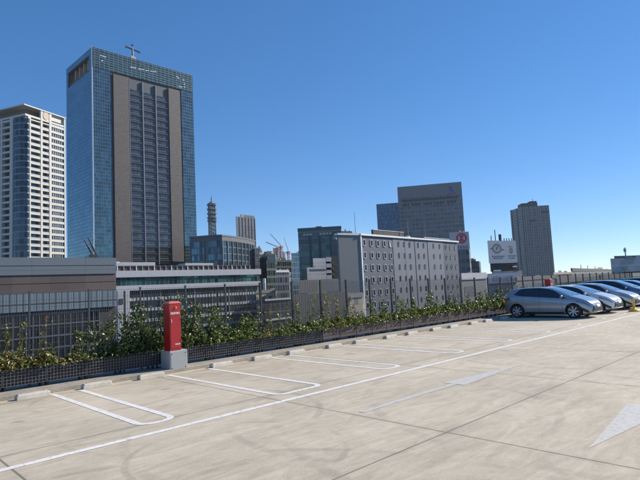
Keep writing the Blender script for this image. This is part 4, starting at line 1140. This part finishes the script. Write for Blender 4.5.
# stair building with white stepped panels
t = thing('stair_building', 'small building with white stepped panels and a dark open stair', 'building')
C = at(307, 272, 175); yw = -8
Fs = Face(C, yw, away(C)); ud = yawdir(yw)
def su(px): return u_at(C, ud, px)
def szz(px, py): return z_at(C + ud * su(px), py)
m_p = panel_mat('white_stepped_cladding', 2.2, 1.3, (.62, .63, .62), (.4, .42, .42), .05, .08, .1, .3, .2, tint2=(.68, .64, .6), wave=.01)
b = MB(); Fs.box(b, su(307), su(326.3), ZG, szz(312, 267.3), -9, 0); b.build('lower_panel_wall', m_p, t, uv=True)
b = MB(); Fs.box(b, su(313.6), su(326.3), szz(313.6, 267.3), szz(320, 258.2), -9, -.02); b.build('upper_panel_wall', m_p, t, uv=True)
b = MB(); Fs.box(b, su(310), su(326), szz(315, 270.8), szz(315, 268.8), 0, .06); b.build('glass_strip', mC, t, uv=True)
b = MB(); Fs.box(b, su(326.3), su(339), ZG, szz(330, 255.6), -9, -3); b.build('stair_core', paint('stair_dark', (.02, .02, .025), .8), t)
for k, (y0, y1) in enumerate(((261.5, 257.2), (267.5, 263.5), (273.2, 270), (279, 275))):
    b = MB(); Fs.box(b, su(326.6), su(331.8), szz(328, y0), szz(328, y1), -2.9, -.2); b.build('landing', M_wb, t)
    b = MB(); a0, a1 = su(330), su(338.5); z0_, z1_ = szz(333, y0 - 1), szz(333, y0 + 5)
    c8 = [Fs.pt(a0, z0_ - .5, -.3), Fs.pt(a1, z1_ - .5, -.3), Fs.pt(a1, z1_ - .5, -2.5), Fs.pt(a0, z0_ - .5, -2.5), Fs.pt(a0, z0_ + .5, -.3), Fs.pt(a1, z1_ + .5, -.3), Fs.pt(a1, z1_ + .5, -2.5), Fs.pt(a0, z0_ + .5, -2.5)]
    b.hexa(c8); b.build('stair_flight', M_dark, t)

# louvred roof screens, two tiers
t = thing('louvred_building', 'low building with two tiers of grey slatted screens behind the fence', 'building')
C = at(292, 293.5, 62); yw = 3; Fs = Face(C, yw, away(C)); ud = yawdir(yw)
m_sl = panel_mat('slatted_screen', .32, 20, (.06, .06, .066), (.015, .015, .018), .13, 0, .12, .6, 0, wave=.01)
m_sl2 = panel_mat('grey_flat_screen', 1.2, 20, (.05, .062, .08), (.05, .055, .06), .05, 0, .1, .6, 0, wave=.01)
b = MB(); Fs.box(b, su(292), su(347), szz(300, 330), szz(300, 317.5), -6, .02); b.build('lower_wall', M_dark, t)
b = MB(); Fs.box(b, su(292), su(320), szz(300, 317.5), szz(320, 293.5), -6, 0); b.build('slatted_screen', m_sl, t, uv=True)
b = MB(); Fs.box(b, su(320.4), su(346.5), szz(300, 317.5), szz(320, 293.5), -6, 0); b.build('slatted_screen', m_sl, t, uv=True)
b = MB(); Fs.box(b, su(297), su(318.6), szz(320, 293), szz(308, 279.3), -9, -6.2); b.build('upper_screen', panel_mat('upper_slats', .45, 20, (.085, .083, .09), (.03, .03, .034), .14, 0, .12, .6, 0, wave=.01), t, uv=True)
b = MB(); Fs.box(b, su(319), su(341), szz(320, 293), szz(330, 278.3), -9, -6.2); b.build('upper_screen', m_sl2, t, uv=True)
t = thing('low_rooftop_building', 'small dark low building with pale parapets, between banded office and slatted screens', 'building')
C = at(264, 299, 75); yw = 4; Fs = Face(C, yw, away(C)); ud = yawdir(yw)
b = MB(); Fs.box(b, su(264), su(290.5), ZG, szz(275, 299.5), -6, 0); b.build('wall', panel_mat('low_dark_wall', .9, 1.6, (.02, .022, .026), (.06, .06, .066), .12, .18, .3, .3, .1), t, uv=True)
for y in (299.4, 319.2):
    b = MB(); Fs.box(b, su(264), su(290.5), szz(275, y + .8), szz(275, y - .8), -1, .25); b.build('pale_parapet', M_wb, t)

# ---- white building with round-cornered windows ----------------------------------
t = thing('windowed_building', 'white building with rows of small framed windows and a blank end wall', 'building')
C = at(359.4, 234, 130); yw = 5.8; Fh = Face(C, yw); ud = yawdir(yw); zth = C.z
def hu(px): return u_at(C, ud, px)
def hz(px, py): return z_at(C + ud * hu(px), py)
Wh = hu(457)
A0 = C + yawdir(171) * u_at(C, yawdir(171), 337.8)
Fblank = Face(A0, -9); wbl = (A0 - C).length
E_ = C + ud * Wh; nb = Vector((-ud.y, ud.x, 0))
q_ = away(A0, 5) * 24; poly = [(C.x, C.y), (E_.x, E_.y), (E_.x + nb.x*24, E_.y + nb.y*24), (A0.x + q_.x, A0.y + q_.y), (A0.x, A0.y)]
M_h1 = panel_mat('pale_render', 2.9, 3.07, (.165, .19, .23), (.13, .15, .185), .04, .04, .04, .75, 0, wave=.003)
M_h2 = panel_mat('grey_render', 2.9, 3.07, (.095, .112, .148), (.075, .09, .12), .04, .04, .05, .75, 0, wave=.003)
M_h3 = paint('blank_wall_render', (.18, .195, .205), .8, var=.05, scale=.4)
bb = MB(); bb.prism(poly, ZG, zth - .35); bb.build('walls', M_h1, t, uv=True)
segs = [(359.6, 391.8, M_h2, .06), (391.8, 403.8, M_h1, .12), (403.8, 426.8, M_h1, .05), (426.8, 442.5, M_h1, .12), (442.5, 456.8, M_h2, .06)]
for px in (391.8, 403.8, 414, 426.8, 442.5):
    b = MB(); Fh.box(b, hu(px) - .09, hu(px) + .09, ZG, zth - .36, 0, .135); b.build('downpipe', M_dark, t)
for a, c, m, d in segs:
    b = MB(); Fh.box(b, hu(a) + .03, hu(c) - .03, ZG, zth - .35, 0, d); b.build('wall_panel', m, t, uv=True)
b = MB(); Fblank.box(b, 0, wbl - .02, ZG, zth - .35, -.5, .1); b.build('blank_wall', M_h3, t)
b = MB(); Fh.box(b, -.1, Wh + .3, zth - .35, zth + .1, -1.2, .5); Fblank.box(b, -.2, wbl, zth - .35, zth + .1, -1.2, .3); b.build('roof_coping', M_white, t)
b = MB(); Fh.box(b, 0.02, .45, ZG, zth - .35, 0, .3); b.build('corner_trim', M_white, t)
rows = [243.4, 255.8, 267.6, 279.8, 291.4]
cols = [363.2, 370.4, 376.9, 383.4, 389.4, 397.4, 403.1, 408.8, 417.4, 422.8, 432.4, 438.6, 445.2, 449.7, 454.4]
ref = [z_at(C + ud * hu(376), y) for y in rows]; fhh = (ref[0] - ref[3]) / 3
M_wf = paint('window_frame_white', (.29, .31, .34), .5, var=.05); M_pane = paint('window_pane', (.015, .018, .024), .12, var=.4, scale=.5); M_blind = paint('window_blind', (.62, .62, .6), .8, var=.05)
M_wf2 = paint('window_frame_grey', (.24, .27, .31), .6, var=.06)
def rrect(w_, h_, r, n=4):
    o = []
    for (cx_, cz_, a0) in ((w_/2-r, h_/2-r, 0), (-w_/2+r, h_/2-r, 90), (-w_/2+r, -h_/2+r, 180), (w_/2-r, -h_/2+r, 270)):
        for k in range(n + 1): a = R(a0 + 90 * k / n); o.append((cx_ + r*math.cos(a), cz_ + r*math.sin(a)))
    return o
def window_proto(kind):
    """local frame: x right, y outward (-y towards viewer), z up"""
    b = MB(); w_, h_ = (1.36, 1.78) if kind == 0 else (.86, 1.36); tk = .23 if kind == 0 else .05
    o, i_ = rrect(w_, h_, .34 if kind == 0 else .06), rrect(w_ - 2*tk, h_ - 2*tk, .14 if kind == 0 else .04); n = len(o); dep = -.14 if kind == 0 else -.06
    k0 = len(b.v)
    for (x, z) in o: b.v.append((x, 0, z))
    for (x, z) in o: b.v.append((x, dep, z))
    for (x, z) in i_: b.v.append((x, dep, z))
    for (x, z) in i_: b.v.append((x, 0, z))
    for s in range(3):
        for k in range(n): b.f.append((s*n + k, s*n + (k+1) % n, (s+1)*n + (k+1) % n, (s+1)*n + k)); b.m.append(0)
    g = MB(); g.quad([(x, -.012, z) for (x, z) in i_])
    return b, g
protos = {}
fz = ref[0] - 3 * fhh
wi = 0
for r_ in range(7):
    zc_ = ref[0] - r_ * fhh
    for ci, px in enumerate(cols):
        kind = 0 if ci < 5 else (1 if ci < 12 else 2)
        blind = (ci, r_) in ((13, 0), (14, 0), (13, 1), (14, 1), (4, 0), (14, 2))
        key = (kind, blind)
        p = Fh.pt(hu(px) + (.12 if blind and ci == 4 else 0), zc_, .125 if 391.8 < px < 403.8 or 426.8 < px < 442.5 else .065)
        if key not in protos:
            b, g = window_proto(0 if kind != 1 else 1); fr = b.build('window', M_wf if kind != 1 else M_wf2, t); pn = g.build('pane', M_blind if blind else M_pane, fr, fixn=False); protos[key] = fr
            if kind == 2: fr.scale = (.72, 1, .82)
        else: fr = copy_tree(protos[key], t)
        fr.location = p; fr.rotation_euler = (0, 0, R(yw))
# drip hoods over the windows
b = MB()
for r_ in range(7):
    for ci, px in enumerate(cols):
        if ci < 5: continue
        u0 = hu(px); z_ = ref[0] - r_ * fhh + .78; Fh.box(b, u0 - .1, u0 + .5, z_, z_ + .07, .05, .30)
b.build('vent_hoods', M_dark, t)
# roof plant: rail of small brown units, flue, white dome
M_pl = paint('roof_plant_brown', (.10, .075, .065), .7, var=.3)
b = MB()
for k in range(22):
    u0 = hu(384) + (hu(414) - hu(384)) * k / 22; Fh.box(b, u0, u0 + .5, zth + .1, zth + 2.0, -4, -3.3)
b.build('plant_railing', M_pl, t)
b = MB(); Fh.box(b, hu(384), hu(414), zth + 2.0, zth + 2.1, -4.1, -3.2); b.build('plant_rail_top', M_white, t)
b = MB(); Fh.box(b, hu(362), hu(370), zth, zth + .75, -6, -3); b.build('roof_hatch', M_steel, t)
b = MB(); pp = Fh.pt(hu(416.5), zth + .1, -3); b.lathe([(.9, 0), (.85, .5), (.5, .85), (0, .95)], pp, n=16); b.build('white_dome', M_white, t, smooth=True)
b = MB()
for k in range(20):
    u0 = hu(430) + (hu(455) - hu(430)) * k / 19; p0 = Fh.pt(u0, zth + .1, -2); p1 = Fh.pt(u0, zth + .85, -2); b.tube(p0, p1, .06, 4)
Fh.box(b, hu(430), hu(455), zth + .8, zth + .9, -2.1, -1.9); b.build('roof_railing', M_white, t)
for px, top in ((362, 212), (414.5, 219), (431.5, 222)):
    b = MB(); p0 = Vector(Fh.pt(hu(px), zth, -2)); b.tube(p0, (p0.x, p0.y, z_at(p0, top)), .09, 5, .05); b.build('lightning_rod', M_steel, t)

# ---- big dark tower with emblem ------------------------------------------------------
mT = panel_mat('dark_stone_grid', 3.2, 3.9, (.085, .10, .125), (.165, .175, .195), .9, 1.7, .3, .4, .1, tint2=(.12, .135, .16), wave=.05)
t, B = simple_tower('office_tower', 'broad dark grey office tower rising behind the windowed white building', (397.2, 187.2), 480, -56, 461.2, 40, mT, mT)
bx = MB(); B.R.box(bx, 0, B.wr, B.zt - 10.5, B.zt, 0, .3); bx.build('blank_crown', paint('crown_stone', (.18, .185, .20), .6, var=.08, scale=.1), t)
m_hole = paint('dark_opening', (.008, .01, .014), .5)
for row, (y, ks) in enumerate(((197.6, 24), (201.4, 24))):
    for k in range(ks):
        u0 = B.wr * (.08 + .84 * k / (ks - 1)) ; z_ = B.zt - 13.5 - row * 4.0
        if row == 1 and k % 5 == 3: continue
        b = MB(); B.R.box(b, u0 - .75, u0 + .75, z_ - 1.0, z_ + 1.0, .0, .08); b.build('window', m_hole, t)
rnd = random.Random(5)
b = MB()
for k in range(34):
    u0 = B.wr * rnd.choice([.25,.28,.31,.42,.45,.48,.5,.56,.63,.66,.78,.81,.88,.9]); z_ = B.zt - 21.5 - 3.9 * rnd.choice([1, 3, 3, 4, 5, 5, 7, 9]); B.R.box(b, u0 - 1.0, u0 + 1.0, z_ - .25, z_ + .25, .0, .1)
b.build('pale_blinds', paint('pale_blind', (.34, .36, .4), .6), t)
# blue emblem: three stacked slanting bars over a baseline
b = MB(); ue, ze = B.u(450.5), B.zt - 6.0; m_e = paint('emblem_blue', (.03, .09, .26), .4)
for k in range(3):
    zz_ = ze + 2.3 - k * 1.7; u0 = ue - 2.6 + k * .7
    b.hexa([B.R.pt(u0, zz_ - .7, .45), B.R.pt(u0 + 3.8, zz_ - 1.3, .45), B.R.pt(u0 + 3.8, zz_ - 1.3, .3), B.R.pt(u0, zz_ - .7, .3), B.R.pt(u0, zz_ + .55, .45), B.R.pt(u0 + 3.8, zz_ - .05, .45), B.R.pt(u0 + 3.8, zz_ - .05, .3), B.R.pt(u0, zz_ + .55, .3)])
B.R.box(b, ue - 3.2, ue + 4.4, ze - 4.0, ze - 3.5, .3, .45); b.build('emblem', m_e, t)
mW = gl('wing_glass', 2.0, 4.0, (.06, .11, .18), (.07, .11, .16), .2, .6, (.07, .13, .2), .2, .4, .15)
simple_tower('office_block', 'lower blue glass block attached to the left of the dark tower', (376.3, 204.3), 520, -56, 402, 30, mW, mW)

# ---- block with the red round sign ------------------------------------------------------
mS = gl('sign_block_wall', 1.8, 3.2, (.07, .09, .105), (.17, .165, .17), .4, .3, (.09, .12, .13), .5, 1.7, .3)
t, B = simple_tower('sign_block', 'office block carrying a white board with a red round emblem', (450, 233.2), 210, -50, 467.6, 14, mS)
Fz = B.R
b = MB(); zb0 = B.z(459, 249.5); Fz.box(b, -.3, B.wr + .3, zb0, B.zt + .2, 0, .5); b.build('sign_board', paint('sign_board', (.50, .45, .44), .6, var=.05), t)
uc, zc_ = B.u(460.8), B.z(460.8, 238.3); rr = (B.u(466) - B.u(455.6)) / 2; rz = (B.z(460.8, 233.2) - B.z(460.8, 243.6)) / 2
def fpt(a, b_, d): return Fz.pt(uc + a * rr, zc_ + b_ * rz, d)
m_r = paint('sign_red', (.52, .015, .05), .5, var=.05)
b = MB(); n = 32
for k in range(n):
    a0, a1 = 2*math.pi*k/n, 2*math.pi*(k+1)/n
    c_ = [(math.cos(a0), math.sin(a0)), (math.cos(a1), math.sin(a1))]
    b.quad([fpt(c_[0][0]*.74, c_[0][1]*.74, .62), fpt(c_[1][0]*.74, c_[1][1]*.74, .62), fpt(c_[1][0], c_[1][1], .62), fpt(c_[0][0], c_[0][1], .62)])
    b.quad([fpt(c_[0][0], c_[0][1], .62), fpt(c_[1][0], c_[1][1], .62), fpt(c_[1][0], c_[1][1], .5), fpt(c_[0][0], c_[0][1], .5)])
for sg in (1, -1):
    b.quad([fpt(-.50, sg*.56, .62), fpt(.50, sg*.56, .62), fpt(.14, 0, .62), fpt(-.14, 0, .62)])
b.build('round_emblem', m_r, t, fixn=False)
m_tx = paint('sign_letters', (.10, .09, .12), .5)
def letter_ring(b, F_, cu, cz, ru, rz_, th, d0, d1, gap=None, n=20):
    for k in range(n):
        a0, a1 = 2*math.pi*k/n, 2*math.pi*(k+1)/n
        if gap and gap[0] < (a0 + a1) / 2 < gap[1]: continue
        P4 = [(cu + math.cos(a)*(ru - s), cz + math.sin(a)*(rz_ - s)) for a in (a0, a1) for s in (0, th)]
        q = [F_.pt(P4[0][0], P4[0][1], d1), F_.pt(P4[2][0], P4[2][1], d1), F_.pt(P4[3][0], P4[3][1], d1), F_.pt(P4[1][0], P4[1][1], d1)]; b.quad(q)
lw_ = (B.u(467) - B.u(456)) / 4
zl2 = B.z(461, 247.2); hr = (B.z(461, 245.7) - B.z(461, 248.7)) / 2
for i, ch in enumerate('DOGO'):
    b = MB(); cu = B.u(456.6) + lw_ * i + .1
    letter_ring(b, Fz, cu, zl2, lw_ * .38, hr, .22, .5, .56, gap=(-.1, .75) if ch == 'G' else None)
    if ch == 'G': Fz.box(b, cu, cu + lw_*.38, zl2 - .16, zl2 + .06, .5, .56)
    if ch == 'D': Fz.box(b, cu - lw_*.40, cu - lw_*.22, zl2 - hr, zl2 + hr, .5, .565)
    b.build('letter', m_tx, t, fixn=False)
simple_tower('office_block', 'small grey block at the right foot of the red emblem building', (468.5, 261.6), 230, -45, 479, 12, mE, plant=[(.2, .5, 1.4, M_steel)])
t, B = simple_tower('office_block', 'plain pale grey box building between the windowed building and the billboard', (461, 275.2), 110, 3, 485.5, 14, paint('plain_grey_wall', (.20, .205, .22), .7, var=.06, scale=.3), parapet=(1.0, paint('pale_coping', (.4, .4, .42), .6)))
b = MB(); B.R.box(b, B.u(463.5), B.u(474), B.z(470, 296), B.z(470, 286), 0, .06); b.build('shutter', paint('shutter_grey', (.12,.12,.13), .6), t)

# ---- billboard building ----------------------------------------------------------------
t = thing('billboard_building', 'pale building with arched window pairs below a large white billboard', 'building')
C = at(487.3, 240.6, 150); yw = -15; Fb = Face(C, yw, away(C)); ud = yawdir(yw)
bu = lambda px: u_at(C, ud, px)
bz = lambda px, py: z_at(C + ud * bu(px), py)
Wb = bu(515.5)
m_board = paint('billboard_white', (.50, .51, .52), .6, var=.05, scale=.3)
t2 = thing('billboard', 'large white billboard with two faint ring emblems and small lines of writing', 'billboard')
b = MB(); Fb.box(b, 0, Wb, bz(488, 263.3), C.z, -1.2, 0); b.build('board', m_board, t2)
m_ol = paint('emblem_olive', (.20, .205, .19), .6); m_tx2 = paint('billboard_text', (.14, .16, .19), .6)
def e2(cpx, cpy, rpx, ry, th, m, nm, ratio=1.0):
    b = MB(); cu = bu(cpx); cz = bz(cpx, cpy); ru = (bu(cpx + rpx) - bu(cpx - rpx)) / 2; rz_ = (bz(cpx, cpy - ry) - bz(cpx, cpy + ry)) / 2
    letter_ring(b, Fb, cu, cz, ru, rz_, th, 0, .008, n=28); b.build(nm, m, t2, fixn=False); return cu, cz, ru, rz_
cu, cz, ru, rz_ = e2(496.3, 248.6, 4.9, 5.1, .45, m_ol, 'ring_emblem')
e2(496.3, 248.6, 3.4, 3.6, .22, m_ol, 'ring_emblem'); 
b = MB(); Fb.box(b, cu - .4, cu + .35, cz - .35, cz + .45, 0, .009); b.quad([Fb.pt(cu - .2, cz + .4, .012), Fb.pt(cu + .9, cz + 1.0, .012), Fb.pt(cu + .25, cz - .2, .012)]); Fb.box(b, cu - ru*1.35, cu - ru*.9, cz - .2, cz + .15, 0, .008); Fb.box(b, cu + ru*.9, cu + ru*1.45, cz - .5, cz - .15, 0, .008); b.build('emblem_figure', m_tx2, t2, fixn=False)
cu2, cz2, ru2, rz2 = e2(510.3, 250.6, 2.0, 2.9, .3, m_ol, 'crest_emblem')
b = MB()
for k in range(7): Fb.box(b, cu2 - 1.1 + .3*k, cu2 - .92 + .3*k, cz2 + rz2 + .15, cz2 + rz2 + .35 + .25 * (3 - abs(k - 3)) / 3, 0, .008)
Fb.box(b, cu2 - .25, cu2 + .25, cz2 - .6, cz2 + .5, 0, .008); b.build('crest_crown', m_ol, t2)
rnd = random.Random(3)
for (a, c_, y, h_) in ((490.8, 503.2, 256.2, .5), (492.3, 501.6, 258.2, .42), (506.8, 514, 255.8, .42), (507.3, 513.2, 258.0, .42)):
    b = MB(); u_ = bu(a); z_ = bz((a + c_)/2, y)
    while u_ < bu(c_):
        w2 = rnd.uniform(.12, .3); Fb.box(b, u_, u_ + w2, z_ - h_/2, z_ + h_/2 * rnd.uniform(.3, 1), 0, .008); u_ += w2 + .11
    b.build('line_of_text', m_tx2, t2)
for px, h_ in ((491, 1.5), (495.2, 3.2), (500, 1.9), (504, .8), (506.5, .8), (509, .8), (511.5, .8)):
    b = MB(); p0 = Fb.pt(bu(px), C.z, -2); b.tube(p0, (p0[0], p0[1], p0[2] + h_), .12 if px != 500 else .4, 6); b.build('roof_aerial', M_dark, t2)
b = MB(); Fb.box(b, .3, Wb + .5, bz(490, 271.5), bz(490, 263.3), -5, -1.0); b.build('dark_storey', paint('brown_storey', (.035, .028, .026), .6, var=.5), t)
b = MB(); Fb.box(b, bu(491), bu(498.5), bz(494, 271.2), bz(494, 269.9), -1, -.4); Fb.box(b, bu(510.5), bu(515), bz(512, 267.2), bz(512, 266), -1, -.4); b.build('balcony_light_strip', M_white, t)
b = MB(); Fb.box(b, bu(489), bu(519.5), ZG, bz(500, 271.2), -9, -1.5); b.build('rear_wall', paint('beige_wall', (.48, .42, .385), .8, var=.12, scale=.4), t)
b = MB(); Fb.box(b, bu(484.8), bu(512.2), ZG, bz(495, 273.4), -7, 0); b.build('front_wall', paint('pink_beige_wall', (.55, .48, .45), .8, var=.1, scale=.4), t)
m_sb = paint('sign_band', (.42, .45, .5), .6, var=.05)
b = MB(); Fb.box(b, bu(484.6), bu(512.4), bz(498, 283), bz(498, 273.2), 0, .35); b.build('sign_band', m_sb, t)
b = MB(); Fb.box(b, bu(484.6), bu(512.4), bz(498, 284.2), bz(498, 283.2), 0, .5); b.build('canopy', M_dark, t)
# blurred blue lettering on the band, seven characters
m_bl = paint('band_letters', (.18, .24, .32), .6); zt_, zb2 = bz(498, 276.3), bz(498, 281); lh = zt_ - zb2; u_ = bu(489.6); lw2 = (bu(510.5) - bu(489.6)) / 7
def stroke(b, u0, z0, u1, z1, th=.2):
    d = Vector((u1 - u0, z1 - z0)); nn = Vector((-d.y, d.x)).normalized() * th / 2
    b.quad([Fb.pt(u0 + nn.x, z0 + nn.y, .38), Fb.pt(u0 - nn.x, z0 - nn.y, .38), Fb.pt(u1 - nn.x, z1 - nn.y, .38), Fb.pt(u1 + nn.x, z1 + nn.y, .38)])
glyph = {'K': [(0,0,0,1),(0,.5,.7,1),(0,.5,.7,0)], 'E': [(0,0,0,1),(0,1,.7,1),(0,.5,.6,.5),(0,0,.7,0)], 'A': [(0,0,.35,1),(.35,1,.7,0),(.15,.4,.55,.4)], 'I': [(.35,0,.35,1)], 'N': [(0,0,0,1),(0,1,.7,0),(.7,0,.7,1)], 'L': [(0,0,0,1),(0,0,.7,0)], 'S': [(0,0,.7,0),(.7,0,.7,.5),(.7,.5,0,.5),(0,.5,0,1),(0,1,.7,1)]}
for ch in 'KEAINES':
    b = MB()
    for (x0, y0, x1, y1) in glyph[ch]: stroke(b, u_ + x0*lw2, zb2 + y0*lh, u_ + x1*lw2, zb2 + y1*lh)
    b.build('letter', m_bl, t, fixn=False); u_ += lw2
for px in (492.4, 496.6, 505.2, 509):
    b = MB(); u0 = bu(px); z0, z1 = bz(px, 294.5), bz(px, 290.2); w2 = .28; pts_ = [(u0 - w2, z0), (u0 + w2, z0)] + [(u0 + w2*math.cos(a), z1 - w2 + w2*math.sin(a)) for a in [math.pi*k/8 for k in range(9)]]
    b.quad([Fb.pt(a, c, .03) for a, c in pts_]); b.build('arched_window', M_pane, t, fixn=False)
    bq = MB(); Fb.box(bq, u0 - w2 - .12, u0 + w2 + .12, z0 - .15, z0, 0, .15); bq.build('sill', M_wb, t)

# ---- residential tower, right --------------------------------------------------------
t = thing('apartment_tower', 'grey residential high-rise with angled sides standing alone at the right', 'building')
D_ = 620; Pm = at(522.3, 206.8, D_); ztr = Pm.z
def tz(px, py): return on_z(px, py, ztr)
Pl, Pr_ = tz(511.3, 210.2), tz(548.3, 205.2)
Pl2 = Pl
bk = away(Pl, 1) * 32
poly = [(Pl2.x, Pl2.y), (Pm.x, Pm.y), (Pr_.x, Pr_.y), (Pr_.x + bk.x, Pr_.y + bk.y), (Pl2.x + bk.x, Pl2.y + bk.y)]
mR_ = panel_mat('residential_wall', 2.9, 3.2, (.035, .045, .05), (.30, .32, .335), 1.15, 1.0, .6, .3, .2, tint2=(.11, .135, .15), wave=.04, line_rough=.7)
b = MB(); b.prism(poly, ZG, ztr); b.build('walls', mR_, t, uv=True)
mrb = paint('residential_band', (.22, .24, .25), .7); mrd = paint('residential_dark', (.05, .055, .065), .7)
fa = []
for (a, c) in ((Pl2, Pm), (Pm, Pr_)):
    d = c - a; d.z = 0; fa.append((Face(a, math.degrees(math.atan2(d.y, d.x))), d.length))
for (fc, L_), fr in zip(fa, ((.0, .5, .97), (.03, .2, .36, .52, .68, .84, .97))):
    for q in fr:
        b = MB(); fc.box(b, L_*q - .9, L_*q + .3, ZG, ztr, 0, 1.1); b.build('pier', mrb, t)
        b = MB(); fc.box(b, L_*q + .35, L_*q + 1.3, ZG, ztr, 0, .25); b.build('recess', mrd, t)
z = ztr - 3.2
while z > -6:
    b = MB()
    for fc, L_ in fa: fc.box(b, 0, L_, z - .15, z + .5, 0, .8)
    b.build('floor_band', mrb, t); z -= 3.2
b = MB(); fa[1][0].box(b, fa[1][1]*.0, fa[1][1]*.62, ztr, z_at(Pm, 203.0), -18, -3); fa[1][0].box(b, fa[1][1]*.35, fa[1][1]*.62, ztr, z_at(Pm, 201.2), -14, -5); b.build('roof_plant', mrd, t)
b = MB(); fa[1][0].box(b, fa[1][1]*.70, fa[1][1]*.99, ztr - 8.2, ztr - 6.2, 0, 1.4); fa[1][0].box(b, fa[1][1]*.22, fa[1][1]*.46, ztr - 17, ztr - 15.4, 0, 1.4); b.build('dark_recess_band', mrd, t)
p0 = fa[1][0].pt(fa[1][1]*.5, z_at(Pm, 201.2), -8); b = MB(); b.tube(p0, (p0[0], p0[1], p0[2] + 3), .3, 5); b.build('aerial', mrd, t)

# ---- low buildings on the right horizon ----------------------------------------------
wall_r = panel_mat('pale_grey_cladding', 3.5, 3.4, (.36, .38, .41), (.44, .45, .47), .1, .35, .12, .6, 0, tint2=(.40, .42, .45), wave=.01)
t, B = simple_tower('low_building', 'pale grey low building with an aerial at the right edge', (610.3, 258.6), 170, -18, 700, 25, wall_r, plant=[(.03, .9, .8, paint('green_roof_edge', (.07, .10, .10), .6))])
b = MB(); B.R.box(b, B.u(621.5), B.u(626.5), B.z(624, 269.6), B.z(624, 267.4), 0, .08); b.build('window', M_pane, t)
b = MB(); B.R.box(b, B.u(626), B.u(636), B.z(630, 258.6), B.z(630, 257), 0, .15); b.build('clerestory', paint('blue_clerestory', (.10, .14, .2), .4), t)
b = MB(); p0 = B.R.pt(B.u(625.3), B.zt, -3); b.tube(p0, (p0[0], p0[1], p0[2] + 3.2), .16, 6); b.box(p0[0] - .45, p0[0] + .2, p0[1] - .3, p0[1] + .3, p0[2] + 1.9, p0[2] + 2.9); b.build('aerial', M_steel, t)
mL_ = panel_mat('mixed_low_wall', 2.6, 3.0, (.10, .10, .09), (.17, .165, .155), .8, .9, .5, .5, .1, tint2=(.16, .155, .14), wave=.02)
t, B = simple_tower('low_building', 'dark low flat building with roof units left of the pale grey one', (571.3, 269.3), 190, 14, 612, 18, mL_, parapet=(.7, paint('dark_coping', (.06, .055, .05), .7)), plant=[(.46, .54, 1.3, M_dark), (.15, .2, .5, M_white), (.7, .8, .6, M_steel)])
for px in (580.5, 587.5, 595, 602):
    p0 = B.R.pt(B.u(px), B.zt, -4); b = MB(); b.tube(p0, (p0[0], p0[1], p0[2] + 1.8), .12, 5); b.build('aerial', M_steel, t)
simple_tower('low_building', 'pinkish low houses seen through the fence above the nearest car', (553, 273.6), 230, 6, 574, 14, panel_mat('pink_house_wall', 2.6, 2.8, (.10, .09, .09), (.30, .25, .24), 1.3, 1.2, .4, .6, 0), parapet=(.5, paint('pink_coping', (.4, .34, .32), .7)))
# a few lower roofs that fill the city floor behind the fence
rnd = random.Random(11)
fills = [((516, 279), 120, 8, 556, 'beige low house right of the billboard building'), ((556, 281), 100, 3, 612, 'grey low shed behind the parked cars'), ((600, 277), 110, 0, 690, 'long grey low shed at the far right'), ((345, 296), 90, 4, 362, 'low grey annex at the foot of the blank white wall'), ((256, 292), 130, 5, 275, 'grey low block right of the banded office')]
for i, (c, D, yw_, pr, lab) in enumerate(fills):
    simple_tower('low_building', lab, c, D, yw_, pr, 12, panel_mat('low_wall_%d' % i, 2.4, 2.9, (.09, .095, .10), (.2 + .03*i, .2 + .02*i, .2), 1.1, 1.2, .4, .5, .1, tint2=(.14, .14, .15)), parapet=(.4, paint('dull_coping', (.17, .17, .175), .8)))

# ---------------------------------------------------------------- thin city haze
b = MB(); b.box(-900, 1500, -900, 1500, ZG - 1.2, B_TOP + 12)
m = bpy.data.materials.new('haze_air'); m.use_nodes = True; nt = m.node_tree
for n_ in list(nt.nodes):
    if n_.type == 'BSDF_PRINCIPLED': nt.nodes.remove(n_)
pv = nt.nodes.new('ShaderNodeVolumePrincipled'); pv.inputs['Density'].default_value = .00008; pv.inputs['Color'].default_value = (.82, .9, 1, 1); pv.inputs['Anisotropy'].default_value = .2
nt.links.new(pv.outputs[0], nt.nodes['Material Output'].inputs['Volume'])
hz_ = b.build('haze', m); hz_['kind'] = 'stuff'
